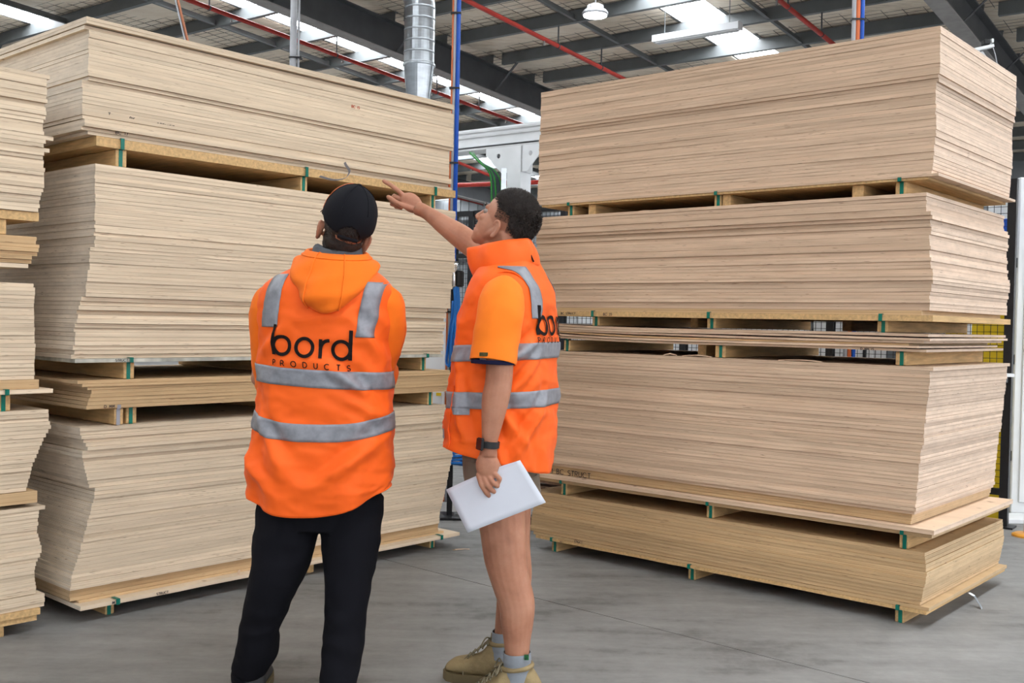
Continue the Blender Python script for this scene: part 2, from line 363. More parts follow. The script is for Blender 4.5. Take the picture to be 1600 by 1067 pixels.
# bridging struts between purlins
for i in range(-9, 9):
    for a in (-2.76, -5.47, 2.9, 5.3, -11, -13.7):
        bm = BM(); p, q = rp(a, i*1.34+0.08, 0.02), rp(a, (i+1)*1.34, 0.02)
        beam(bm, p, q, 0.055, 0.012, RN); beam(bm, p+A*0.028+RN*0.05, q+A*0.028+RN*0.05, 0.008, 0.10, RN); obj('bridging_strut', bm, STEEL_G, ceil)
for a in RAFT:                                          # rafters: I sections with lighter bottom flange
    bm = BM(); beam(bm, rp(a, B0, -0.26), rp(a, B1, -0.26), 0.014, 0.50, RN); beam(bm, rp(a, B0, -0.012), rp(a, B1, -0.012), 0.24, 0.02, RN)
    r_ = obj('rafter', bm, STEEL_D, ceil)
    bm = BM(); beam(bm, rp(a, B0, -0.51), rp(a, B1, -0.51), 0.24, 0.022, RN); obj('bottom_flange', bm, RAFT_F, r_)
    for k in range(-6, 4):
        bm = BM(); bb = k*2.68
        beam(bm, rp(a-0.05, bb+0.06, -0.47), rp(a-0.62, bb+0.06, 0.05), 0.05, 0.012, RN); obj('fly_brace', bm, STEEL_D, r_)
# far walls, plus an unseen one added behind the camera to block light
def wall(name, p, q, z1, nx, rib):
    bm = BM(); x = (q-p).normalized(); L = (q-p).length; M = Matrix((x, Vector((0, 0, 1)).cross(x), Vector((0, 0, 1)))).transposed().to_4x4(); M.translation = p
    box(bm, (0, 0, 0), (L, 0.06, z1), M)
    for k in range(int(L/rib)): box(bm, (k*rib, -0.02, 0), (k*rib+rib*0.35, 0, z1), M)
    w = obj(name, bm, WALLM, kind='structure')
    for z in (1.6, 3.35, 4.7):
        bm = BM(); box(bm, (0, -0.12, z), (L, -0.02, z+0.10), M); obj('girt', bm, STEEL_D, w)
g0 = Vector((PB.x, PB.y, 0))
wall('wall_back', g0+A*A1+B*12.4, g0+A*A0+B*12.4, 5.7, 0, 0.38)
wall('wall_light_block', g0+A*-12.5+B*-23.5, g0+A*A1+B*-23.5, 7.0, 0, 0.38)  # unseen, added so daylight enters only from the right and right rear
wall('wall_left', g0+A*18.4+B*-23.4, g0+A*18.4+B*12.4, 6.4, 0, 0.38)  # near stretch runs on out of view to cut light from the left
# ------------------------------------------------------------------ plywood packs
def sheet_mesh(L, W, T, seed, seg=14, wob=0.0007, bow=0.0):
    r = random.Random(seed); bm = BM(); top, bot = [], []
    jit = [[r.uniform(-wob, wob) for _ in range(seg+1)] for _ in range(4)]
    ph = r.uniform(0, 6)
    for s, z in ((0, -T/2), (1, T/2)):
        for yi in (0, 1):
            row = []
            for i in range(seg+1):
                x = -L/2+L*i/seg; dz = bow*sin(x*2.2+ph)
                row.append(bm.verts.new((x, (-W/2 if yi == 0 else W/2)+jit[s*2+yi][i]*2, z+dz+jit[s*2+yi][i]*0.4)))
            (bot if s == 0 else top).append(row)
    for i in range(seg):
        bm.faces.new((bot[0][i], bot[1][i], bot[1][i+1], bot[0][i+1])); bm.faces.new((top[0][i], top[0][i+1], top[1][i+1], top[1][i]))
        bm.faces.new((bot[0][i], bot[0][i+1], top[0][i+1], top[0][i])); bm.faces.new((bot[1][i+1], bot[1][i], top[1][i], top[1][i+1]))
    bm.faces.new((bot[1][0], bot[0][0], top[0][0], top[1][0])); bm.faces.new((bot[0][seg], bot[1][seg], top[1][seg], top[0][seg]))
    me = bpy.data.meshes.new('sheet'); bmesh.ops.recalc_face_normals(bm, faces=bm.faces); bm.to_mesh(me); bm.free(); return me
SHEETS = {}
def sheets_for(L, W, mt, wob=0.0007, bow=0.0):
    k = (L, W, mt.name, wob, bow)
    if k not in SHEETS:
        SHEETS[k] = [sheet_mesh(L, W, 0.0164, 100+i, wob=wob, bow=bow) for i in range(5)]
        for me in SHEETS[k]: me.materials.append(mt)
    return SHEETS[k]
LABELS = []
def pack(label, corner, yaw, side, L, W, zb, mt, spec, bearers, bh, bz=None, base=(), straps=(), prof=None, xend=0, group=None, jit=0.0016, strap_mat=None, wob=0.0007, bow=0.0, breaks=()):
    """corner: near corner on the floor plan; local x runs along the long face (from the corner), y*side along the short face.
    spec: list of (z0, z1) runs of sheets; bearers: positions along x; base: (z0, z1, x0, x1, y0) boards below the sheets"""
    root = empty('plywood_pack', (corner[0], corner[1], zb), yaw, label, 'plywood pack', group)
    rr = random.Random(label); bz_ = sorted(breaks)
    def saw(z):                                   # sheets just above a break stand proud, easing back towards the next one
        d_ = 0.0
        for i_, (zk, pk) in enumerate(bz_):
            zn = bz_[i_+1][0] if i_+1 < len(bz_) else zk+0.12
            if zk <= z < zn: d_ = -pk*max(0.0, 1-(z-zk)/min(0.12, zn-zk))
        return d_
    for sp_ in spec:
        z0, z1, th = sp_[:3]; mt_ = sp_[3] if len(sp_) > 3 else mt
        n = max(1, round((z1-z0)/th)); th = (z1-z0)/n; ms = sheets_for(L, W, mt_, wob, bow); sh = 0.0
        for i in range(n):
            zc = z0+th*(i+0.5)
            if rr.random() < 0.12: sh = rr.uniform(-0.0028, 0.0028)
            dx, dy = prof(zc) if prof else (0, 0)
            dy += saw(zc-th*0.4); dx += saw(zc-th*0.4)*0.7
            o = bpy.data.objects.new('sheet', rr.choice(ms)); COL.objects.link(o); o.parent = root
            x0 = 0 if xend == 0 else -L
            o.location = (x0+L/2+dx+sh+rr.uniform(-jit, jit), side*(W/2+dy+sh*0.6+rr.gauss(0, jit*0.8)), zc-zb)
            o.scale = (rr.choice((1, -1)), rr.choice((1, -1)), th/0.0164*0.955); o.rotation_euler = (0, 0, rr.gauss(0, 0.0008))
    for (z0, z1, x0, x1, y0, bmz) in base:
        nseg = 20; bm = BM(); tr, br = [], []
        for i in range(nseg+1):
            x = x0+(x1-x0)*i/nseg; e = noise.noise((x*9, z0*7, y0))*0.006
            for lst, z in ((br, z0), (tr, z1)):
                lst.append((bm.verts.new((x, side*(y0+e), z-zb)), bm.verts.new((x, side*W, z-zb))))
        for i in range(nseg):
            a, b_, c_, d_ = br[i], br[i+1], tr[i], tr[i+1]
            bm.faces.new((a[0], b_[0], d_[0], c_[0])); bm.faces.new((a[1], c_[1], d_[1], b_[1])); bm.faces.new((a[0], a[1], b_[1], b_[0])); bm.faces.new((c_[0], d_[0], d_[1], c_[1]))
        bm.faces.new((br[0][0], tr[0][0], tr[0][1], br[0][1])); bm.faces.new((br[-1][0], br[-1][1], tr[-1][1], tr[-1][0]))
        obj('base_panel', bm, bmz, root, local=True)
    for i, s in enumerate(bearers):
        s_, w_, y_ = (s if isinstance(s, tuple) else (s, 0.042, 0.02))
        bm = BM(); box(bm, (s_-w_/2, min(side*y_, side*(W-0.02)), 0), (s_+w_/2, max(side*y_, side*(W-0.02)), bh), bev=0.003)
        be = obj('bearer', bm, PINE, root, local=True)
        if i in straps:
            sm = (strap_mat or {}).get(i, GREEN); sw = 0.0085; y0 = side*(y_-0.0025); ztop = bh+(base[0][1]-base[0][0] if base else 0.012)+0.004
            yb = side*(min(y_, base[0][4] if base else y_)-0.009)
            bm = BM(); cx_ = s_-0.004
            box(bm, (cx_-sw, min(y0, y0+side*0.0018), -0.0015), (cx_+sw, max(y0, y0+side*0.0018), bh+0.001))            # down the bearer
            if abs(yb-y0) > 0.002: box(bm, (cx_-sw, min(yb, y0), bh-0.002), (cx_+sw, max(yb, y0+side*0.0018), bh+0.0))
            box(bm, (cx_-sw, min(yb, yb+side*0.0018), bh-0.002), (cx_+sw, max(yb, yb+side*0.0018), ztop))               # up over the boards
            box(bm, (cx_-sw, min(yb, yb+side*0.05), ztop-0.001), (cx_+sw, max(yb, yb+side*0.05), ztop+0.001))
            obj('strap', bm, sm, be, local=True)
    return root
def prof_of(tab, tab2=None):
    zs = [t[0] for t in tab]; xs = [t[1] for t in tab]; ys = [t[2] for t in tab]
    return lambda z: (float(np.interp(z, zs, xs)), float(np.interp(z, zs, ys)))
RC = (1.86, 4.61); RY = radians(180-41.0); LC = (-1.84, 4.44); LY = radians(48.4); LLC = (-1.95, 4.30)
LR, WR, LLn = 2.28, 1.16, 2.20
st = lambda z, lo, hi: 1.0 if lo <= z < hi else 0.0
R5 = pack('low bottom pack of golden plywood on the floor, right stack', RC, RY, -1, LR, WR, 0.0, PLY_Y, [(0.100, 0.338, 0.017)], [0.11, 1.2, 2.12], 0.066,
     base=[(0.066, 0.082, -0.02, 2.24, -0.012, PINE), (0.083, 0.099, -0.03, 2.26, -0.008, PLY_Y)], breaks=[(0.16, 0.003), (0.2, 0.003), (0.26, 0.004), (0.30, 0.003)], straps=(0, 1, 2),
     prof=prof_of([(0.1, 0.012, -0.004), (0.16, 0.0, -0.008), (0.22, -0.01, -0.006), (0.25, -0.012, 0.004), (0.30, 0.0, 0.006), (0.34, 0.0, 0.008)]))
R4 = pack('tall plywood pack narrowing downwards, second from the floor in right stack', RC, RY, -1, LR, WR, 0.339, PLY_R, [(0.452, 0.500, 0.016, PLY_Y), (0.501, 1.168, 0.0167)], [0.10, 1.10, 2.06], 0.07,
     base=[(0.409, 0.428, -0.035, 2.30, -0.012, PLY_Y), (0.429, 0.450, -0.05, 2.29, -0.03, PLY_R)], breaks=[(0.502, 0.006), (0.56, 0.003), (0.64, 0.004), (0.735, 0.009), (0.855, 0.006), (0.912, 0.007), (0.99, 0.006), (1.085, 0.010)], straps=(0, 1, 2),
     prof=prof_of([(0.45, 0.075, 0.022), (0.5, 0.065, 0.02), (0.52, 0.045, 0.0), (0.6, 0.042, 0.0), (0.72, 0.036, 0.002), (0.80, 0.03, 0.0), (0.815, 0.018, 0.0), (0.9, 0.016, 0.0), (1.0, 0.008, 0.004), (1.06, 0.0, 0.0), (1.14, 0.0, 0.002), (1.152, -0.01, 0.0), (1.17, -0.022, -0.01)]))
R3 = pack('thin pack of a few warped plywood sheets, middle of the right stack', RC, RY, -1, LR, WR, 1.170, PLY_Y, [], [(0.14, 0.05, 0.03), (1.07, 0.06, 0.03), (1.22, 0.05, 0.10), (2.07, 0.045, 0.03)], 0.062, straps=(0, 1, 3))
def warped(root, zc, th, x0, x1, y0, seed, amp, mt):
    r = random.Random(seed); bm = BM(); n = 24; rows = []
    for i in range(n+1):
        x = x0+(x1-x0)*i/n; f = i/n
        dz = amp*(sin(f*3.1*1.7+seed)+0.4*sin(f*9+seed*2))+0.016*max(0, f-0.62)**2/0.145
        rows.append([bm.verts.new((x, -(y0+r.uniform(-0.002, 0.002)), zc+dz-th/2)), bm.verts.new((x, -WR, zc+dz*0.6-th/2)), bm.verts.new((x, -WR, zc+dz*0.6+th/2)), bm.verts.new((x, -(y0+r.uniform(-0.002, 0.002)), zc+dz+th/2))])
    grid_faces(bm, rows); obj('sheet', bm, mt, root, local=True)
for k, (zc, th, x0, x1, y0, mt) in enumerate([(0.069, 0.012, 0.02, 2.27, 0.01, PLY_R), (0.083, 0.010, 0.05, 2.26, 0.0, PLY_R), (0.0955, 0.010, 0.10, 2.25, 0.012, PLY_Y), (0.109, 0.011, 0.03, 2.26, 0.004, PLY_R), (0.123, 0.011, 0.0, 2.24, -0.004, PLY_R), (0.1375, 0.013, 0.01, 2.25, 0.0, PLY_R)]):
    warped(R3, zc, th, x0, x1, y0, k*1.3, 0.0022, mt)
R2 = pack('plywood pack with dark layer gaps, second from top of right stack', RC, RY, -1, LR, WR, 1.319, PLY_R, [(1.4195, 1.944, 0.0168)], [(0.225, 0.05, 0.02), (0.60, 0.05, 0.5), (1.12, 0.05, 0.02), (1.86, 0.05, 0.02), (1.33, 0.05, 0.2)], 0.052,
     base=[(1.371, 1.3985, -0.012, 2.21, -0.012, PINE), (1.399, 1.419, 0.04, 2.22, -0.004, PLY_Y)], breaks=[(1.455, 0.006), (1.506, 0.005), (1.553, 0.009), (1.632, 0.007), (1.678, 0.011), (1.75, 0.004), (1.812, 0.011), (1.925, 0.008)], straps=(0, 2, 3), jit=0.0026,
     prof=lambda z: (0.012-0.02*max(0, (1.72-z))+0.006*st(z, 1.66, 1.75)-0.008*st(z, 1.50, 1.60)+0.022*st(z, 1.86, 1.99), -0.012*st(z, 1.835, 1.95)+0.004*st(z, 1.66, 1.72)+0.006*st(z, 1.78, 1.8)))
R1 = pack('top pack of plywood under the roof, right stack', RC, RY, -1, LR, WR, 1.946, PLY_R, [(2.0285, 2.675, 0.0162)], [(0.158, 0.05, 0.02), (0.36, 0.055, 0.02), (1.05, 0.045, 0.02), (1.10, 0.04, 0.02), (1.905, 0.05, 0.02), (2.055, 0.045, 0.02)], 0.058,
     base=[(2.004, 2.0155, 0.03, 2.25, -0.004, PINE), (2.016, 2.028, -0.018, 2.26, -0.010, PLY_R)], breaks=[(2.21, 0.002), (2.452, 0.009)], straps=(0, 3, 5),
     prof=lambda z: (0.012*max(0, (2.2-z)/0.2)-0.012*st(z, 2.44, 2.66)-0.012*st(z, 2.66, 2.9)+0.004, -0.007*st(z, 2.455, 2.9)-0.004*st(z, 2.66, 2.9)))
L4 = pack('tall bottom pack of plywood with ragged end on the floor, left stack', LC, LY, 1, LLn, WR, 0.0, PLY_L, [(0.092, 0.142, 0.0166, PLY_Y), (0.1425, 0.838, 0.0166)], [0.15, 1.25, 2.13], 0.062,
     base=[(0.062, 0.0805, -0.02, 2.28, -0.055, PLY_L), (0.081, 0.0915, 0.0, 2.2, 0.0, PLY_Y)], breaks=[(0.2, 0.002), (0.29, 0.002), (0.44, 0.004), (0.52, 0.003), (0.60, 0.004), (0.705, 0.011), (0.785, 0.010)], straps=(0, 2),
     prof=prof_of([(0.09, -0.035, 0.012), (0.14, -0.035, 0.012), (0.145, -0.045, -0.008), (0.2, -0.035, 0.0), (0.3, 0.0, 0.0), (0.46, 0.04, 0.0), (0.545, 0.062, 0.0), (0.565, 0.062, 0.0), (0.57, 0.045, 0.002), (0.61, 0.03, 0.004), (0.70, 0.01, 0.004), (0.735, 0.008, 0.004), (0.74, 0.03, -0.012), (0.76, 0.02, -0.004), (0.80, 0.0, 0.004), (0.838, 0.0, 0.006)]))
L3 = pack('thin pack of golden plywood sheets between tall packs, left stack', LC, LY, 1, LLn+0.04, WR, 0.840, PLY_Y, [(0.914, 0.998, 0.0165), (0.9985, 1.040, 0.0135)], [(0.175, 0.042, 0.01), (0.245, 0.05, 0.03), 1.2, 2.09], 0.072, breaks=[(0.95, 0.003), (0.98, 0.004), (1.01, 0.006)], straps=(0, 1, 3), strap_mat={0: GREY_STRAP},
     prof=prof_of([(0.91, 0.02, 0.0), (0.95, 0.03, 0.0), (0.99, 0.045, 0.0), (1.0, 0.03, 0.0), (1.012, 0.02, -0.002), (1.02, 0.0, -0.004), (1.04, -0.03, 0.0)]))
L2 = pack('tallest pale plywood pack behind the capped person, left stack', LC, LY, 1, LLn, WR, 1.042, PLY_L, [(1.1335, 1.40, 0.019), (1.4005, 1.975, 0.0166)], [(0.22, 0.05, 0.01), 1.15, 2.03], 0.075,
     base=[(1.117, 1.133, -0.035, 2.16, -0.012, mat('ply_bluish', (0.47, 0.46, 0.40), 0.7, var=0.35, scale=6, stretch=(2, 2, 1)))], breaks=[(1.17, 0.010), (1.232, 0.012), (1.30, 0.010), (1.332, 0.008), (1.398, 0.012), (1.452, 0.010), (1.541, 0.006), (1.66, 0.003)], straps=(0, 2), jit=0.002,
     prof=lambda z: (0.048-0.02*st(z, 0, 1.62)-0.012*st(z, 0, 1.52)-0.02*st(z, 0, 1.398)-0.015*st(z, 0, 1.36)-0.014*st(z, 0, 1.30)-0.01*st(z, 0, 1.16), 0.0+0.006*st(z, 1.18, 1.2)+0.012*st(z, 1.255, 1.275)+0.010*st(z, 1.315, 1.335)+0.012*st(z, 1.37, 1.39)-0.012*st(z, 1.28, 1.31)+0.008*st(z, 1.135, 1.16)))
L1 = pack('top pale plywood pack with lifted top boards, left stack', LC, LY, 1, LLn, WR, 1.976, PLY_L, [(2.095, 2.155, 0.015), (2.158, 2.553, 0.0165), (2.556, 2.585, 0.0145)], [(0.17, 0.05, 0.01), 1.165, 2.08], 0.075,
     base=[(2.052, 2.094, 0.05, 2.24, 0.0, PINE)], breaks=[(2.118, 0.009), (2.16, 0.005), (2.338, 0.010), (2.45, 0.004), (2.555, 0.012)], straps=(0, 1, 2),
     prof=lambda z: (0.016*st(z, 2.32, 2.54)-0.006*st(z, 2.16, 2.32)+0.0*st(z, 2.56, 2.6)+0.02*st(z, 2.095, 2.11)-0.012*st(z, 2.11, 2.125)-0.008, -0.008*st(z, 2.325, 2.56)-0.02*st(z, 2.556, 2.6)+0.004*st(z, 2.54, 2.556)-0.012*st(z, 2.125, 2.16)))
GLL = 'packs in the far left stack'
E5 = pack('bottom plywood pack at the left picture edge', LLC, LY, 1, LR, WR, 0.0, PLY_L, [(0.103, 0.158, 0.018), (0.16, 0.525, 0.0168)], [(-0.155, 0.05, 0.02), -1.2, -2.2], 0.05, xend=1,
     base=[(0.051, 0.075, -2.28, -0.012, -0.01, PINE), (0.076, 0.102, -2.28, -0.002, -0.02, PINE)], prof=prof_of([(0.1, 0.02, -0.01), (0.155, 0.02, -0.01), (0.16, -0.01, 0.0), (0.26, -0.02, 0.0), (0.34, 0.01, 0), (0.42, -0.01, 0), (0.51, 0.0, 0.0), (0.52, 0.03, -0.01)]))
E4 = pack('pack of plywood stepping outwards to the top, left picture edge', LLC, LY, 1, LR, WR, 0.526, PLY_L, [(0.592, 0.925, 0.0165)], [(-0.22, 0.05, 0.1), -1.2, -2.2], 0.016, xend=1,
     base=[(0.542, 0.590, -2.28, -0.015, -0.01, PLY_Y)], prof=prof_of([(0.59, -0.06, 0.0), (0.7, -0.03, 0), (0.8, 0.012, 0), (0.86, 0.05, 0.0), (0.87, 0.035, 0), (0.92, 0.03, 0), (0.925, 0.05, -0.01)]))
E3 = pack('pack of plywood on a wide base board with green strap, left picture edge', LLC, LY, 1, LR, WR, 0.926, PLY_L, [(1.052, 1.447, 0.0165)], [(-0.145, 0.05, 0.01), -1.2, -2.2], 0.068, xend=1,
     base=[(0.995, 1.012, -2.28, 0.04, -0.02, PLY_L), (1.013, 1.051, -2.28, -0.012, -0.005, PLY_Y)], straps=(0,), prof=prof_of([(1.05, -0.03, 0), (1.2, -0.028, 0), (1.36, -0.035, 0), (1.42, -0.03, 0.0), (1.43, -0.035, 0)]))
E2 = pack('thin pack of thick golden boards, left picture edge', LLC, LY, 1, LR, WR, 1.448, PLY_Y, [(1.528, 1.64, 0.0165)], [(-0.3, 0.05, 0.02), -1.2, -2.2], 0.06, xend=1,
     base=[(1.509, 1.526, -2.28, -0.06, 0.0, PLY_L)], jit=0.01, prof=prof_of([(1.52, -0.045, 0), (1.64, -0.02, 0.0)]))
E1 = pack('uppermost plywood pack with uneven sheet ends, left picture edge', LLC, LY, 1, LR, WR, 1.641, PLY_L, [(1.742, 2.31, 0.0166)], [(-0.165, 0.05, 0.02), -1.2, -2.2], 0.062, xend=1,
     base=[(1.704, 1.740, -2.28, -0.015, 0.01, PINE)], jit=0.004, prof=lambda z: (-0.005+0.03*max(0, (z-1.75))*0.9-0.012*st(z, 1.74, 1.82)+0.035*st(z, 2.04, 2.06)-0.008*st(z, 2.06, 2.13)+0.022*st(z, 1.99, 2.01)+0.015*st(z, 2.295, 2.4), 0.01*st(z, 1.955, 1.965)+0.008*st(z, 2.18, 2.2)))
for g_, ps in (('packs of the right stack', (R1, R2, R3, R4, R5)), ('packs of the left stack', (L1, L2, L3, L4)), (GLL, (E1, E2, E3, E4, E5))):
    for p_ in ps: p_['group'] = g_
# handwriting and stamps on pack edges
def marks(root, text, x, z, h, w, side, y=-0.012, mt=INK, flip=False, name='handwriting'):
    bm = BM(); sx = -1 if side < 0 else 1; rr = random.Random(text)
    sl = rr.uniform(-0.05, 0.05)
    lettering(bm, text, h, w, lambda a, b_: Vector((x+sx*a*1.15, side*y, z+b_+a*sl*0.2)), 0.2)
    solid(bm, 0.0006); obj(name, bm, mt, root, local=True)
marks(L1, 'T', 0.10, 2.186-1.976, 0.015, 0.0026, 1, -0.004); marks(L1, 'BK', 0.20, 2.183-1.976, 0.015, 0.0026, 1, -0.004); marks(L1, 'STRUCT', 0.33, 2.178-1.976, 0.015, 0.0026, 1, -0.004)
marks(L1, 'BC 17', 0.13, 2.113-1.976, 0.014, 0.0022, 1, -0.014)
marks(L1, 'BC 15', 1.44, 2.447-1.976, 0.013, 0.003, 1, -0.014, RED_INK, name='stamp')
marks(L2, 'STRUCT', 0.14, 0.079, 0.010, 0.0018, 1, -0.021); marks(L3, 'D MM', 0.10, 0.078, 0.012, 0.002, 1, -0.004)
marks(L4, 'MTK', 0.12, 0.066, 0.012, 0.003, 1, -0.062); marks(L4, 'STRUCT', 0.33, 0.066, 0.010, 0.002, 1, -0.060)
marks(R4, '17MM BC STRUCT', 2.24, 0.116, 0.028, 0.0035, -1, 0.0145)
marks(R2, 'BC STRUCT', 2.08, 0.060, 0.012, 0.002, -1, -0.0195); marks(R2, 'BC 35', 1.78, 0.058, 0.013, 0.0022, -1, -0.0195)
marks(R3, 'D MM 15', 0.32, 0.0645, 0.010, 0.0018, -1, 0.006)
marks(R5, 'STRUCT', 1.95, 0.086, 0.010, 0.0016, -1, -0.0165); marks(R5, 'BC', 2.05, 0.069, 0.010, 0.0016, -1, -0.0205)
# torn veneer splinters lying on the tops of packs
def splinter(p, yaw, L, w, h, label):
    bm = BM(); n = 7; rows = []; r = random.Random(label)
    for i in range(n):
        f = i/(n-1); x = (f-0.5)*L; ww = w*(0.35+0.65*sin(pi*min(0.95, f+0.12)))*r.uniform(0.7, 1.1); z = h*sin(pi*f)*r.uniform(0.6, 1.0)
        rows.append([bm.verts.new((x, -ww/2, z)), bm.verts.new((x, ww/2, z*0.7)), bm.verts.new((x, ww/2, z*0.7+0.003)), bm.verts.new((x, -ww/2, z+0.003))])
    grid_faces(bm, rows); o = obj('wood_splinter', bm, PLY_R, local=True, loc=p, label=label, cat='splinter', group='loose veneer splinters'); o.rotation_euler = (0, 0, yaw)
Rm = Matrix.Rotation(RY, 4, 'Z'); Rm.translation = (RC[0], RC[1], 0); Lm = Matrix.Rotation(LY, 4, 'Z'); Lm.translation = (LC[0], LC[1], 0)
splinter(Rm @ Vector((1.20, -0.02, 1.169)), RY+0.1, 0.16, 0.035, 0.010, 'long torn veneer splinter beside the green block, right stack')
splinter(Rm @ Vector((1.36, -0.015, 1.169)), RY+0.5, 0.07, 0.03, 0.014, 'short curled veneer splinter left of the long torn one')
splinter(Rm @ Vector((0.62, -0.01, 1.169)), RY, 0.22, 0.03, 0.007, 'flat torn veneer strip on the tall right pack near its strap')
splinter(Rm @ Vector((1.55, -0.03, 1.945)), RY, 0.12, 0.03, 0.006, 'veneer scrap under the topmost right pack')
splinter(Lm @ Vector((0.78, -0.03, 0.0815)), LY+0.9, 0.05, 0.012, 0.02, 'upright chip on the lowest left base board')
splinter(Vector((-0.27, 6.0, 0.001)), 0.3, 0.10, 0.02, 0.004, 'pale wood chip on the floor behind the white paper')
# ------------------------------------------------------------------ services under the roof
def sprinkler_pipe(a, off, b0, b1, r, label, heads=()):
    root = empty('sprinkler_pipe', rp(a, b0, off), 0, label, 'pipe', 'red sprinkler pipes under the roof')
    bm = BM(); tube(bm, [rp(a, b0+(b1-b0)*i/20, off) for i in range(21)], r, 12); obj('pipe', bm, RED, root, smooth=True)
    k = int(b0)
    while k < b1:
        bm = BM(); p = rp(a, k+0.3, off); lathe(bm, [(0.012, -0.10), (0.022, -0.09), (0.010, -0.06), (0.018, -0.03), (0.018, 0)], p, 8); obj('sprinkler_head', bm, RAFT_F, root)
        bm = BM(); p = rp(a, round(k/1.34)*1.34+0.04, off); tube(bm, [p, p+Vector((0, 0, -off+0.05))], 0.012, 6); tube(bm, [p+RB*(-0.012)+0*A+Vector((0, 0, 0))+Vector((0, 0, 0)), p+RB*0.012], r+0.008, 12)
        obj('hanger', bm, STEEL_D, root); k += 2.4
sprinkler_pipe(-2.40, -0.33, -14, 11.5, 0.036, 'red sprinkler pipe crossing the roof left of the round lamp')
sprinkler_pipe(1.36, -0.33, -10, 11.5, 0.036, 'red sprinkler pipe running above the left stack')
sprinkler_pipe(-6.30, -0.33, -14, 11.5, 0.036, 'red sprinkler pipe running down behind the right stack')
sprinkler_pipe(9.2, -0.33, -8, 11.5, 0.036, 'red sprinkler pipe at the far left corner of the roof')
bm = BM(); tube(bm, [at(560, 296, 21), at(700, 290, 20.6), at(860, 284, 20), at(1000, 279, 19.4)], 0.045, 14); obj('main_pipe', bm, RED, label='thick red main pipe at the back wall above the dark haired person', cat='pipe', smooth=True)
bm = BM(); tube(bm, [at(560, 200, 17.5), at(690, 243, 18.5), at(760, 272, 19.2), at(800, 288, 19.8)], 0.028, 10); obj('branch_pipe', bm, RED, label='thin red branch pipe sloping to the thick red main', cat='pipe', smooth=True)
# round high-bay lamp
p = at(930, 20, 15.2)
lamp = empty('high_bay_lamp', p, 0, 'round lit high bay lamp hanging from a purlin', 'lamp')
bm = BM(); lathe(bm, [(0.175, -0.035), (0.19, -0.02), (0.19, 0.0), (0.16, 0.035), (0.10, 0.05), (0.10, 0.11), (0.06, 0.13), (0.02, 0.14)], p, 28); obj('housing', bm, CABLE_W, lamp, smooth=True)
bm = BM(); lathe(bm, [(0.172, -0.034), (0.168, -0.05), (0.10, -0.056), (0.01, -0.057)], p, 28); obj('lens', bm, GLOW, lamp)
for k in range(12):
    a_ = k*pi/6; bm = BM(); beam(bm, p+Vector((0.05*cos(a_), 0.05*sin(a_), 0.075)), p+Vector((0.12*cos(a_), 0.12*sin(a_), 0.075)), 0.008, 0.06); obj('fin', bm, OFFWHITE, lamp)
bm = BM(); tube(bm, [p+Vector((0, 0, 0.13)), p+Vector((0, 0, 0.33))], 0.01, 6); obj('hook', bm, STEEL_G, lamp)
# white batten lamp housing
p0 = at(1023, 62, 16.2); p1 = p0-A*1.42; p1.z = p0.z
bt = empty('batten_light', p0, 0, 'long white batten light fitting beside the roof skylights', 'lamp')
bm = BM(); beam(bm, p0, p1, 0.16, 0.10); obj('body', bm, WHITE, bt)
bm = BM(); beam(bm, p0+Vector((0, 0, -0.055))+(p1-p0)*0.03, p0+Vector((0, 0, -0.055))+(p1-p0)*0.97, 0.12, 0.03); obj('diffuser', bm, OFFWHITE, bt)
for f in (0.12, 0.88):
    bm = BM(); q = p0+(p1-p0)*f; tube(bm, [q+Vector((0, 0, 0.05)), q+Vector((0, 0, 0.42))], 0.006, 6); obj('suspension_rod', bm, STEEL_G, bt)
for e in (0, 1):
    bm = BM(); q = p0 if e == 0 else p1; dq = (p1-p0).normalized()*(0.006 if e else -0.006); beam(bm, q, q+dq, 0.165, 0.105); obj('end_cap', bm, OFFWHITE, bt)
# cable drops
def drop(x, d, ztop, cables, label, tie=0.32, z0=0.0):
    root = empty('cable_drop', at(x, 503, d)*1.0, 0, label, 'cable drop', 'conduits rising to the roof'); c = at(x, 503, d); root.location = (c.x, c.y, z0)
    for (dx, r, m_) in cables:
        bm = BM(); tube(bm, [(c.x+dx, c.y, z0), (c.x+dx, c.y, ztop)], r, 10); obj('conduit', bm, m_, root, smooth=True)
    z = z0+0.3; xs = [q[0] for q in cables]; mr = max(q[1] for q in cables)
    while z < ztop:
        bm = BM(); box(bm, (c.x+min(xs)-mr-0.002, c.y-mr-0.003, z), (c.x+max(xs)+mr+0.002, c.y+mr+0.003, z+0.012)); obj('cable_tie', bm, BLACK, root); z += tie*1.7
drop(451, 9.0, 6.5, [(0.0, 0.030, CABLE_W), (0.045, 0.010, CABLE_W)], 'grey conduit rising to the roof behind the left stack')
drop(702, 7.6, 6.5, [(-0.016, 0.007, CABLE_O), (0.0, 0.011, CABLE_W), (0.025, 0.016, BLUE)], 'blue, grey and orange conduits beside the left stack')
drop(1322, 7.55, 6.4, [(-0.002, 0.016, CABLE_W), (0.026, 0.018, CABLE_O), (0.056, 0.018, BLUE)], 'blue, orange and grey conduits behind the right stack')
q0, q1 = at(275, -12, 11.0), at(299, 88, 11.0); dv = (q1-q0)
rd = empty('hanging_cable', q1+dv*1.0, 0, 'slanted rusty rod with grey cable above the left stack', 'rod')
bm = BM(); tube(bm, [q0-dv*1.5, q0, q1, q1+dv], 0.014, 8); obj('rod', bm, mat('rust', (0.33, 0.12, 0.06), 0.7), rd)
bm = BM(); tube(bm, [q0-dv*1.5+Vector((-0.025, 0, 0)), q1+dv+Vector((-0.028, 0, 0))], 0.010, 8); obj('cable', bm, CABLE_W, rd)
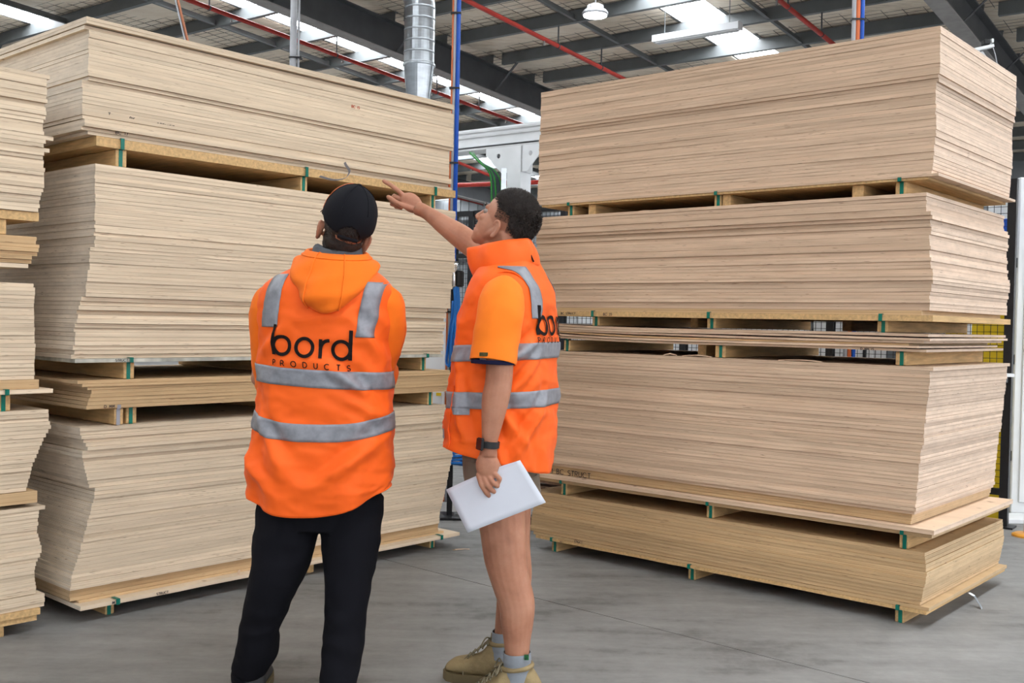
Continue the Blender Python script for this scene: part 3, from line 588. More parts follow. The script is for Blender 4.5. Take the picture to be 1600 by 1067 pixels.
# spiral duct
dc = at(647, 503, 12.4); zt = at(647, 14, 12.4).z; zb_ = at(645, 100, 12.4).z; zc_ = at(643, 160, 12.4).z
du = empty('spiral_duct', (dc.x, dc.y, 0), 0, 'shiny galvanised extraction duct hanging above the left stack', 'duct')
rr0 = 0.183
bm = BM(); lathe(bm, [(rr0, zb_), (rr0, zt)], (dc.x, dc.y, 0), 32); obj('straight_section', bm, GALV, du, smooth=False)
for k in range(6):
    z = zb_+(zt-zb_)*k/5.0; bm = BM(); lathe(bm, [(rr0, z-0.012), (rr0+0.004, z-0.006), (rr0+0.004, z+0.006), (rr0, z+0.012)], (dc.x, dc.y, 0), 32); obj('seam', bm, mat('seam_zinc', (0.30, 0.32, 0.34), 0.55, metal=0.6), du)
bm = BM(); lathe(bm, [(0.10, 0.4), (0.10, zc_-0.25), (0.125, zc_-0.1), (rr0, zb_-0.02), (rr0, zb_)], (dc.x, dc.y, 0), 32); obj('reducer', bm, GALV, du)
bm = BM(); pts = []; 
for k in range(10):
    t = k/9*radians(60); pts.append(Vector((dc.x-0.42*(1-cos(t)), dc.y, zt+0.42*sin(t))))
for k in range(3): pts.append(pts[-1]+(pts[-1]-pts[-2]).normalized()*0.5)
tube(bm, pts, [rr0]*len(pts), 28); obj('elbow', bm, GALV, du, smooth=False)
bm = BM(); lathe(bm, [(rr0, zb_-0.03), (rr0+0.014, zb_-0.025), (rr0+0.014, zb_-0.005), (rr0, zb_)], (dc.x, dc.y, 0), 32); obj('collar', bm, GALV, du)
bm = BM(); box(bm, (dc.x-0.25, dc.y-0.25, 0), (dc.x+0.25, dc.y+0.25, 0.45), bev=0.01); obj('intake_box', bm, GALV, du)

# ------------------------------------------------------------------ white gantry with its column
D = -A
g0_ = at(690, 224, 11.2); gs = g0_+A*1.5; ge = g0_+D*4.2
col = at(806, 503, 10.55)
gt = empty('gantry', (col.x, col.y, 0), 0, 'white gantry beam on a column behind the dark haired person', 'gantry')
bm = BM(); zz = g0_.z
def gbeam(zlo, zhi, w, m_, name):
    bm = BM(); a_, b_ = gs.copy(), ge.copy(); a_.z = b_.z = (zlo+zhi)/2; beam(bm, a_, b_, w, zhi-zlo); return obj(name, bm, m_, gt)
gbeam(zz-0.09, zz+0.09, 0.16, WHITE, 'beam')
gbeam(zz+0.0, zz+0.02, 0.185, OFFWHITE, 'groove_rail'); gbeam(zz+0.05, zz+0.07, 0.185, OFFWHITE, 'groove_rail')
gbeam(zz-0.115, zz-0.09, 0.10, STEEL_D, 'cable_gap'); gbeam(zz-0.135, zz-0.115, 0.22, OFFWHITE, 'lower_flange')
cz = zz-0.135; lx = D.normalized()
bm = BM(); M = Matrix((lx, Vector((0, 0, 1)).cross(lx), Vector((0, 0, 1)))).transposed().to_4x4(); M.translation = (col.x, col.y, 0)
box(bm, (-0.085, -0.09, 0.02), (0.085, 0.09, cz), M); obj('column', bm, WHITE, gt)
bm = BM(); box(bm, (-0.18, -0.18, 0), (0.18, 0.18, 0.02), M); obj('base_plate', bm, WHITE, gt)
for sgn, w in ((-1, 0.36), (1, 0.34)):
    bm = BM(); poly = [(0.085, 0), (w, 0), (w, -0.07), (0.16, -0.26), (0.085, -0.26)]
    hole = (0.20, -0.085, 0.024); th = 0.012
    f_, k_ = [], []
    # plate with a round hole: bridge the outline to the hole ring
    ring = [(hole[0]+hole[2]*cos(2*pi*i/20), hole[1]+hole[2]*sin(2*pi*i/20)) for i in range(20)]
    def outp(ang):
        best = None; dx, dy = cos(ang), sin(ang)
        for (x0, y0), (x1, y1) in zip(poly, poly[1:]+poly[:1]):
            den = dx*(y1-y0)-dy*(x1-x0)
            if abs(den) < 1e-9: continue
            t = ((x0-hole[0])*(y1-y0)-(y0-hole[1])*(x1-x0))/den; s_ = ((x0-hole[0])*dy-(y0-hole[1])*dx)/den
            if t > 0 and -1e-6 <= s_ <= 1+1e-6 and (best is None or t < best): best = t
        return (hole[0]+dx*best, hole[1]+dy*best)
    angs = sorted([2*pi*i/20 for i in range(20)]+[atan2(y-hole[1], x-hole[0]) % (2*pi) for x, y in poly])
    fr = [[], []]; bk = [[], []]
    for an in angs:
        o_ = outp(an); i_ = (hole[0]+hole[2]*cos(an), hole[1]+hole[2]*sin(an))
        for lst, q in ((0, i_), (1, o_)):
            fr[lst].append(bm.verts.new(M @ Vector((sgn*q[0], -0.088, cz+q[1])))); bk[lst].append(bm.verts.new(M @ Vector((sgn*q[0], -0.088+th, cz+q[1]))))
    n = len(angs)
    for i in range(n):
        j = (i+1) % n
        bm.faces.new((fr[0][i], fr[1][i], fr[1][j], fr[0][j])); bm.faces.new((bk[0][i], bk[0][j], bk[1][j], bk[1][i]))
        bm.faces.new((fr[1][i], bk[1][i], bk[1][j], fr[1][j])); bm.faces.new((fr[0][i], fr[0][j], bk[0][j], bk[0][i]))
    gp = obj('gusset_plate', bm, WHITE, gt)
    bm = BM(); box(bm, (sgn*0.085, -0.085, cz-0.012), (sgn*w, 0.085, cz), M); obj('top_flange', bm, OFFWHITE, gp)
bm = BM(); box(bm, (0.085, -0.088, cz-0.26), (0.105, 0.09, cz), M); obj('stiffener', bm, OFFWHITE, gt)
for k in range(6):
    m_ = CABLE_G if k in (0, 2, 5) else CABLE_D; o_ = k*0.013
    bm = BM(); P = [at(734+o_*60, 238, 10.5), at(750+o_*60, 254+o_*20, 10.4), at(764+o_*150, 268, 10.35), at(768+o_*230, 290, 10.35), at(768+o_*230, 340, 10.35), at(768+o_*230, 520, 10.35)]
    tube(bm, [Vector(q) for q in spline([tuple(q) for q in P], 24)], 0.010, 7); obj('cable', bm, m_, gt, smooth=True)
bm = BM(); c0 = at(787, 290, 10.33); box(bm, (c0.x-0.025, c0.y-0.02, c0.z-1.5), (c0.x+0.025, c0.y+0.02, c0.z+0.17)); obj('cable_tray', bm, GALV, gt)

# ------------------------------------------------------------------ machine guard fence
F0 = Vector((-0.6, 10.0, 0)); FD = Vector((0.804, -0.595, 0))
def fpt(s, z, back=0.0): return F0+FD*s+Vector((0.595, 0.804, 0))*back+Vector((0, 0, z))
posts = [0.04, 0.25, 1.30, 2.50, 3.72, 4.95]
fe = empty('guard_fence', fpt(2.5, 0), 0, 'black framed wire mesh machine guard fence behind the right stack', 'fence')
for s in posts:
    bm = BM(); beam(bm, fpt(s, 0.01), fpt(s, 2.37), 0.055, 0.055, FD); po = obj('post', bm, BLACK, fe)
    bm = BM(); beam(bm, fpt(s, 0), fpt(s, 0.012), 0.14, 0.14, FD); obj('foot_plate', bm, BLACK, po)
for s0, s1 in zip(posts[:-1], posts[1:]):
    for z in (0.24, 1.95, 2.35):
        bm = BM(); beam(bm, fpt(s0+0.028, z), fpt(s1-0.028, z), 0.035, 0.045 if z < 2.3 else 0.05); obj('rail', bm, BLACK, fe)
    bm = BM(); n = int((s1-s0)/0.045)
    for k in range(n+1):
        s = s0+0.03+(s1-s0-0.06)*k/max(n, 1); beam(bm, fpt(s, 0.24), fpt(s, 2.35), 0.0035, 0.0035, FD)
    for k in range(int(2.1/0.045)+1):
        z = 0.25+k*0.045; beam(bm, fpt(s0+0.03, z), fpt(s1-0.03, z), 0.0035, 0.0035)
    obj('wire_infill', bm, BLACK, fe, kind='stuff')
def cabinet(s0, s1, b0, b1, z1, m_, label, doors=2, win=None, wd_=(1,), name='machine_cabinet', cat='cabinet'):
    root = empty(name, fpt((s0+s1)/2, 0, (b0+b1)/2), 0, label, cat, 'machine cabinets behind the fence')
    X = FD; Y = Vector((0.595, 0.804, 0)); M = Matrix((X, Y, Vector((0, 0, 1)))).transposed().to_4x4(); M.translation = F0
    bm = BM(); box(bm, (s0, b0, 0.06), (s1, b1, z1), M, bev=0.008); obj('body', bm, m_, root)
    bm = BM(); box(bm, (s0+0.03, b0+0.03, 0), (s1-0.03, b1-0.03, 0.06), M); obj('plinth', bm, BLACK, root)
    w = (s1-s0)/doors
    for k in range(doors):
        bm = BM(); x0, x1 = s0+k*w+0.012, s0+(k+1)*w-0.012; box(bm, (x0, b0-0.018, 0.10), (x1, b0, z1-0.05), M, bev=0.004); d_ = obj('door', bm, m_, root)
        bm = BM(); hx = x1-0.06; box(bm, (hx-0.012, b0-0.045, 1.0), (hx+0.012, b0-0.018, 1.18), M, bev=0.004); obj('handle', bm, BLACK, d_)
        if win and k in wd_:
            bm = BM(); box(bm, (x0+0.08, b0-0.024, win[0]), (x1-0.12, b0-0.017, win[1]), M); obj('window', bm, mat('dark_glass', (0.13, 0.15, 0.17), 0.12, var=0.1), d_)
    return root
cabinet(-0.3, 0.62, 1.3, 2.0, 1.95, WHITE, 'white machine cabinet behind the narrow fence panel', 1)
cabinet(0.75, 2.05, 1.1, 2.0, 2.46, WHITE, 'tall white machine housing seen between the right stack packs', 2)
cabinet(2.15, 3.35, 0.55, 1.4, 2.1, WHITE, 'white machine cabinet behind the middle of the right stack', 2)
cabinet(3.40, 4.40, 0.5, 1.4, 2.2, OFFWHITE, 'grey white machine with dark windows behind the right stack corner', 2, win=(0.9, 1.9))
X_ = FD; Mf = Matrix((FD, Vector((0.595, 0.804, 0)), Vector((0, 0, 1)))).transposed().to_4x4(); Mf.translation = F0
yb = empty('safety_board', fpt(4.75, 0, 0.2), 0, 'yellow board behind the fence mesh at the right edge', 'board')
bm = BM(); box(bm, (4.50, 0.16, 0.0), (4.90, 0.20, 1.79), Mf); obj('panel', bm, YELLOW, yb)
bm = BM(); box(bm, (4.48, 0.15, 1.79), (4.90, 0.21, 1.82), Mf); obj('cap', bm, BLACK, yb)
bb_ = empty('blue_box', fpt(4.83, 2.02, 0.32), 0, 'small blue box on the fence top near right edge', 'box')
bm = BM(); box(bm, (4.74, 0.25, 2.02), (4.90, 0.40, 2.13), Mf, bev=0.01); obj('body', bm, BLUE, bb_)
bm = BM(); box(bm, (4.79, 0.28, 1.82), (4.84, 0.33, 2.02), Mf); obj('stem', bm, BLACK, bb_)
# tall white cabinet, floor plate and bollard at the right edge
wc = empty('white_cabinet', (4.0, 7.7, 0), 0, 'tall white cabinet cut by the right picture edge', 'cabinet')
x0 = at(1588, 503, 7.5).x
bm = BM(); box(bm, (x0, 7.5, 0.02), (x0+0.8, 8.0, 2.45), bev=0.006); obj('body', bm, WHITE, wc)
bm = BM(); box(bm, (x0+0.05, 7.485, 0.10), (x0+0.75, 7.5, 2.39), bev=0.004); obj('door', bm, WHITE, wc)
for z in (0.4, 1.1, 1.8):
    bm = BM(); box(bm, (x0-0.012, 7.51, z), (x0, 7.55, z+0.07)); obj('hinge', bm, BLACK, wc)
bm = BM(); box(bm, (x0-0.0, 7.45, 0), (x0+0.82, 8.0, 0.02)); obj('plinth', bm, OFFWHITE, wc)
pl = at(1573, 806, 6.9); bm = BM(); c1 = Vector((3.16, 6.72, 0)); box(bm, (3.43, 7.18, 0.0), (3.74, 7.43, 0.035), bev=0.005); obj('floor_plate', bm, WHITE, label='white plate lying on the floor by the white cabinet', cat='plate')
bo = at(1607, 836, 6.75); bl = empty('bollard', (bo.x, bo.y, 0), 0, 'orange bollard with round foot at right edge', 'bollard')
bm = BM(); lathe(bm, [(0.10, 0.0), (0.10, 0.012), (0.085, 0.02), (0.03, 0.025)], (bo.x, bo.y, 0), 28); obj('foot', bm, ORANGE_P, bl)
bm = BM(); lathe(bm, [(0.03, 0.02), (0.03, 0.95), (0.022, 0.98), (0.004, 0.985)], (bo.x, bo.y, 0), 20); obj('post', bm, mat('bollard_tan', (0.62, 0.42, 0.25), 0.5), bl, smooth=True)
sb = empty('wall_bracket', fpt(4.92, 1.0, -0.06), 0, 'small white bracket fixed to the black fence post', 'bracket')
bm = BM(); q = fpt(4.92, 1.03, -0.05); box(bm, (q.x-0.08, q.y-0.06, q.z), (q.x+0.06, q.y+0.04, q.z+0.022)); obj('plate', bm, WHITE, sb)
bm = BM(); box(bm, (q.x-0.03, q.y-0.03, q.z-0.04), (q.x+0.03, q.y+0.02, q.z)); obj('block', bm, STEEL_G, sb)
# sensor arm above the right stack
sx = at(1532, 76, 7.3); sr = empty('sensor_mast', (sx.x, sx.y, 0), 0, 'white sensor arm with small camera above the right stack', 'sensor')
bm = BM(); tube(bm, [(sx.x-0.02, sx.y, 0), (sx.x-0.02, sx.y, sx.z)], 0.016, 8); obj('mast', bm, WHITE, sr)
bm = BM(); a_, b_ = at(1519, 79, 7.3), at(1551, 72, 7.3); beam(bm, a_, b_, 0.05, 0.02); obj('arm', bm, WHITE, sr)
bm = BM(); c_ = at(1542, 68, 7.3); box(bm, (c_.x-0.03, c_.y-0.03, c_.z-0.012), (c_.x+0.012, c_.y+0.03, c_.z+0.022), bev=0.004); obj('camera_head', bm, BLACK, sr)
bm = BM(); c_ = at(1549, 66, 7.3); box(bm, (c_.x-0.012, c_.y-0.03, c_.z-0.01), (c_.x+0.006, c_.y+0.03, c_.z+0.018), bev=0.003); obj('lens_hood', bm, WHITE, sr)
bm = BM(); pr = [at(1526, 82, 7.3), at(1536, 80, 7.3), at(1548, 98, 7.3), at(1524, 100, 7.3)]
fv = [bm.verts.new(p_) for p_ in pr]; bm.faces.new(fv); solid(bm, 0.02); obj('fin', bm, OFFWHITE, sr)
bm = BM(); tube(bm, [Vector(q) for q in spline([tuple(at(1551, 73, 7.3)), tuple(at(1555, 85, 7.3)), tuple(at(1558, 105, 7.3)), tuple(at(1559, 150, 7.3))], 12)], 0.004, 6); obj('lead', bm, CABLE_W, sr)
# ------------------------------------------------------------------ things between the stacks
hp = at(708, 503, 7.0); hs = empty('air_hose_stand', (hp.x, hp.y, 0), 0, 'black post with blue air hoses beside the left stack', 'hose stand')
bm = BM(); box(bm, (hp.x-0.018, hp.y-0.02, 0), (hp.x+0.018, hp.y+0.02, at(708, 408, 7.0).z)); obj('post', bm, BLACK, hs)
bm = BM(); box(bm, (hp.x-0.12, hp.y-0.12, 0), (hp.x+0.12, hp.y+0.12, 0.015)); obj('base', bm, BLACK, hs)
zc2 = at(708, 430, 7.0).z
bm = BM(); lathe(bm, [(0.020, -0.09), (0.028, -0.07), (0.03, 0.0), (0.022, 0.02), (0.03, 0.05), (0.026, 0.09)], (hp.x+0.0, hp.y-0.045, zc2), 14); obj('coupler', bm, mat('chrome', (0.7, 0.7, 0.72), 0.15, metal=1), hs, smooth=True)
bm = BM(); lathe(bm, [(0.026, -0.06), (0.036, -0.05), (0.036, 0.04), (0.026, 0.05)], (hp.x+0.035, hp.y-0.04, zc2-0.02), 14); obj('regulator', bm, BLACK, hs)
for k, (x1_, yb_) in enumerate([(714, 560), (720, 520), (709, 565), (717, 545)]):
    P = [at(709+k*1.5, 440, 6.95), at(711+k*2, 470, 6.93), at(x1_-3, 520, 6.9), at(x1_-6, yb_, 6.9), at(x1_-9, yb_+6, 6.92), at(x1_-11, yb_-10, 6.94), at(708+k, 470, 6.95)]
    bm = BM(); tube(bm, [Vector(q) for q in spline([tuple(q) for q in P], 30)], 0.0095, 7); obj('air_hose', bm, BLUE_H, hs, smooth=True)
cz_ = at(713, 712, 6.9); pts = [Vector((cz_.x+0.055*cos(t*0.5), cz_.y+0.05*sin(t*0.5), cz_.z-0.06+0.0018*t)) for t in range(0, 75)]
pts = [Vector((hp.x, hp.y-0.03, cz_.z-0.06))]+pts
bm = BM(); tube(bm, pts, 0.009, 6); obj('coiled_hose', bm, BLUE_H, hs, smooth=True)
lc = empty('control_cabinet', (at(672, 503, 7.9).x, 8.2, 0), 0, 'white control cabinet with yellow label behind the left stack', 'cabinet')
xa, xb = at(640, 503, 7.9).x, at(699, 503, 7.9).x; zt_ = at(690, 500, 7.9).z
bm = BM(); box(bm, (xa, 7.9, 0.08), (xb, 8.4, 1.62), bev=0.006); obj('body', bm, WHITE, lc)
bm = BM(); box(bm, (xa+0.02, 7.885, 0.12), (xb-0.02, 7.9, 1.58), bev=0.003); obj('door', bm, WHITE, lc)
bm = BM(); box(bm, (xa+0.03, 7.93, 0), (xb-0.03, 8.37, 0.08)); obj('plinth', bm, BLACK, lc)
bm = BM(); l_ = at(686, 616, 7.88); box(bm, (l_.x-0.022, 7.881, l_.z-0.012), (l_.x+0.016, 7.886, l_.z+0.012)); obj('warning_label', bm, YELLOW, lc)
# dark pallet and black block behind the right stack's far end
dp = empty('dark_pallet', (0.85, 7.75, 0), radians(-41), 'stack of dark timber pallets behind the right stack', 'pallet')
for z in (0.0, 0.15, 0.30, 0.45):
    for k in range(3):
        bm = BM(); box(bm, (-0.45+k*0.40, -0.5, z+0.02), (-0.35+k*0.40, 0.5, z+0.105)); obj('stringer', bm, BROWN, dp, local=True)
    for k in range(6):
        bm = BM(); box(bm, (-0.47, -0.5+k*0.18, z+0.105), (0.47, -0.39+k*0.18, z+0.127)); obj('deck_board', bm, BROWN, dp, local=True)
    for k in range(3):
        bm = BM(); box(bm, (-0.47, -0.5+k*0.44, z), (0.47, -0.39+k*0.44, z+0.02)); obj('bottom_board', bm, BROWN, dp, local=True)
bm = BM(); bk = at(828, 822, 6.7); box(bm, (bk.x-0.07, bk.y-0.06, 0), (bk.x+0.07, bk.y+0.06, 0.075), bev=0.01); kb = obj('rubber_block', bm, BLACK, label='black rubber block on the floor near the dark pallet', cat='block')
# loose strap tail on the top left pack, silver scrap under the right stack
bm = BM(); P = spline([tuple(Lm @ Vector(q)) for q in ((1.24, -0.01, 2.06), (1.30, -0.05, 2.045), (1.36, -0.07, 2.06), (1.395, -0.06, 2.10), (1.38, -0.05, 2.13), (1.37, -0.05, 2.145))], 18)
up = Vector((0, 0, 1)); rows = []
for i, p_ in enumerate(P):
    p_ = Vector(p_); n_ = Vector((0.7, -0.5, 0.4)).normalized()*0.008; rows.append([bm.verts.new(p_-n_), bm.verts.new(p_+n_)])
for i in range(len(rows)-1): bm.faces.new((rows[i][0], rows[i+1][0], rows[i+1][1], rows[i][1]))
solid(bm, 0.001); obj('strap_tail', bm, GREY_STRAP, label='curled loose grey strap end above the capped person', cat='strap')
bm = BM(); P = [Rm @ Vector((-0.02, -0.55, 0.066)), Rm @ Vector((-0.05, -0.56, 0.05)), Rm @ Vector((-0.085, -0.55, 0.006)), Rm @ Vector((-0.095, -0.53, 0.001))]
rows = [[bm.verts.new(p_+Vector((-0.008, -0.012, 0))), bm.verts.new(p_+Vector((0.008, 0.012, 0)))] for p_ in P]
for i in range(3): bm.faces.new((rows[i][0], rows[i+1][0], rows[i+1][1], rows[i][1]))
solid(bm, 0.001); obj('strap_scrap', bm, GALV, label='silver strap scrap hanging from the low right pack', cat='strap')
# ------------------------------------------------------------------ people
def cloth(name, col, rough=0.75, bmp=0.25, weave=900, var=0.06):
    m, nt, b = _nt(name); b.inputs['Roughness'].default_value = rough; b.inputs['Specular IOR Level'].default_value = 0.25
    b.inputs['Sheen Weight'].default_value = 0.04 if max(col) > 0.1 else 0.0
    if max(col) < 0.1: b.inputs['Specular IOR Level'].default_value = 0.12
    v = mapping(nt, (1, 1, 1)); f = noise_t(nt, v, 6, 4); f2 = noise_t(nt, v, weave, 2)
    c = ramp(nt, f, [(0.3, tuple(c_*(1-var) for c_ in col)), (0.7, tuple(min(1, c_*(1+var)) for c_ in col))]); nt.links.new(c, b.inputs['Base Color'])
    bump(nt, b, f2, bmp, 0.001); MATS[name] = m; return m
VEST = cloth('hi_vis_orange', (1.0, 0.130, 0.010), 0.6); HOOD = cloth('hoodie_orange', (0.93, 0.180, 0.010), 0.85); TEE = cloth('tee_orange', (1.0, 0.215, 0.012), 0.75)
TAPE = mat('reflective_tape', (0.25, 0.255, 0.285), 0.45, var=0.15, scale=40, metal=0.1)
TROUS = cloth('black_fleece', (0.007, 0.007, 0.010), 0.9); CAPM = cloth('cap_black', (0.010, 0.010, 0.013), 0.85); GREYF = cloth('grey_fleece', (0.10, 0.11, 0.125), 0.9)
NAVY = cloth('navy_trim', (0.012, 0.012, 0.04), 0.8); SHORTS = cloth('taupe_drill', (0.20, 0.155, 0.115), 0.8); SOCK = cloth('grey_knit', (0.25, 0.27, 0.30), 0.9, 0.6, 300)
BOOT = mat('tan_suede', (0.27, 0.20, 0.10), 0.8, var=0.2, scale=14, bmp=0.3); SOLE = mat('boot_sole', (0.16, 0.12, 0.06), 0.7); LACE = mat('boot_lace', (0.20, 0.17, 0.11), 0.8)
PRINT = mat('black_print', (0.010, 0.006, 0.006), 0.7, spec=0.15); RUBBER = mat('watch_rubber', (0.015, 0.015, 0.017), 0.45); PAPER = mat('paper', (0.64, 0.67, 0.75), 0.7, var=0.02)
# skin
m, nt, b = _nt('skin'); v = mapping(nt, (1, 1, 1)); f = noise_t(nt, v, 9, 5, 0.6); f2 = noise_t(nt, v, 260, 3)
c = ramp(nt, f, [(0.28, (0.33, 0.135, 0.08)), (0.5, (0.44, 0.20, 0.122)), (0.75, (0.52, 0.26, 0.17))]); nt.links.new(c, b.inputs['Base Color'])
b.inputs['Roughness'].default_value = 0.5; b.inputs['Subsurface Weight'].default_value = 0.12; b.inputs['Subsurface Radius'].default_value = (0.01, 0.004, 0.002); b.inputs['Specular IOR Level'].default_value = 0.35
bump(nt, b, f2, 0.12, 0.001); SKIN = m
HAIR = mat('hair_dark', (0.022, 0.014, 0.011), 0.55, var=0.5, scale=40, spec=0.4); FADE = mat('hair_stubble', (0.10, 0.055, 0.04), 0.8, var=0.2, scale=60)
LIP = mat('lip', (0.42, 0.14, 0.11), 0.5); EYEW = mat('eye_white', (0.30, 0.24, 0.21), 0.25)

class Torso:
    """garment wrapped round the trunk: rows of (z, cx, cy, half width along lat, half depth along fwd)"""
    def __init__(s, rows, lat, fwd, power=0.86, fold=None, hem=None):
        s.K = np.array(sorted(rows)); s.lat = Vector(lat).normalized(); s.fwd = Vector(fwd).normalized(); s.p = power; s.fold = fold; s.hem = hem
        s.z0, s.z1 = s.K[0, 0], s.K[-1, 0]
        z = s.K[:, 0]; s.tan = np.zeros_like(s.K)
        for i in range(len(z)):
            a, b_ = max(i-1, 0), min(i+1, len(z)-1); s.tan[i] = (s.K[b_]-s.K[a])/(z[b_]-z[a])
    def par(s, z):
        z = min(max(z, s.z0), s.z1); i = int(min(np.searchsorted(s.K[:, 0], z, 'right')-1, len(s.K)-2)); h = s.K[i+1, 0]-s.K[i, 0]; t = (z-s.K[i, 0])/h
        return (2*t**3-3*t*t+1)*s.K[i]+(t**3-2*t*t+t)*h*s.tan[i]+(-2*t**3+3*t*t)*s.K[i+1]+(t**3-t*t)*h*s.tan[i+1]
    def pt(s, th, z, off=0.0):
        """th: 0 = left side (+lat), 90 deg = front (+fwd), -90 deg = back"""
        q = s.par(z); c_, s_ = sp(cos(th), s.p), sp(sin(th), s.p); r = 1.0
        dirv = (s.lat*c_*q[4]+s.fwd*s_*q[3]); n = (s.lat*c_*q[4]*0+s.lat*cos(th)/max(q[3], .02)+s.fwd*sin(th)/max(q[4], .02)).normalized()
        base = Vector((q[1], q[2], z))+s.lat*c_*q[3]+s.fwd*s_*q[4]
        d = off+(s.fold(th, z) if s.fold else 0.0)
        base += n*d
        if s.hem: base.z += s.hem(th, z)
        return base
    def th_of(s, l, z, side=-1):
        q = s.par(z); x = max(-1, min(1, l/q[3])); c_ = sp(x, 1/s.p); th = math.acos(max(-1, min(1, c_))); return -th if side < 0 else th
    def back(s, l, z, off=0.0): return s.pt(s.th_of(l, z), z, off)
    def mesh(s, nz=90, nt=120, z0=None, z1=None, th0=None, th1=None, off=0.0, zwarp=None):
        bm = BM(); rings = []; full = th0 is None; z0 = s.z0 if z0 is None else z0; z1 = s.z1 if z1 is None else z1
        for i in range(nz+1):
            z = z0+(z1-z0)*i/nz; ring = []
            for j in range(nt if full else nt+1):
                th = 2*pi*j/nt if full else th0+(th1-th0)*j/nt
                ring.append(bm.verts.new(s.pt(th, z+(zwarp(th) if zwarp else 0), off)))
            rings.append(ring)
        grid_faces(bm, rings, full, False, False); return bm
def wrinkle(p, amp, f=(4, 4, 4), seed=0.0):
    q = Vector((p[0]*f[0]+seed, p[1]*f[1]-seed, p[2]*f[2]+seed*2)); n1 = noise.noise(q); n2 = noise.noise(q*2.1+Vector((5, 1, 2)))
    return amp*((1-abs(n1)*2.2)*0.6+n2*0.5)
def limb(bm, keys, n=22, m=26, power=1.0, wr=0.0, wf=(9, 9, 9), seed=0, cap=True, side=(1, 0, 0)):
    """tapered sleeve or leg through rows (x, y, z, r_side, r_depth)"""
    S = spline(keys, m); rings = []; sd = Vector(side)
    for i in range(m):
        p = Vector(S[i][:3]); t = (Vector(S[min(i+1, m-1)][:3])-Vector(S[max(i-1, 0)][:3])).normalized(); u = (sd-t*sd.dot(t)).normalized(); v_ = t.cross(u)
        ring = []
        for j in range(n):
            a = 2*pi*j/n; q = p+u*sp(cos(a), power)*S[i][3]+v_*sp(sin(a), power)*S[i][4]
            if wr:
                nn = (q-p).normalized(); q = q+nn*wrinkle(q, wr, wf, seed)
            ring.append(bm.verts.new(q))
        rings.append(ring)
    grid_faces(bm, rings, True, cap, cap); return rings
def hand_basis(d, palm):
    d = Vector(d).normalized(); palm = Vector(palm); palm = (palm-d*palm.dot(d)).normalized(); return d, palm, d.cross(palm)
def finger(bm, base, d, palm, lens, r, curl, spread=Vector((0, 0, 0))):
    """chain of three joints bending towards the palm"""
    p = Vector(base); dd = (Vector(d)+spread).normalized(); rr_ = r
    for L, cu in zip(lens, curl):
        ax = dd.cross(palm).normalized(); dd = (Matrix.Rotation(radians(cu), 3, ax) @ dd).normalized(); palm = (Matrix.Rotation(radians(cu), 3, ax) @ palm)
        q = p+dd*L; capsule(bm, p, q, rr_, rr_*0.9, 10); p = q; rr_ *= 0.9
    return p
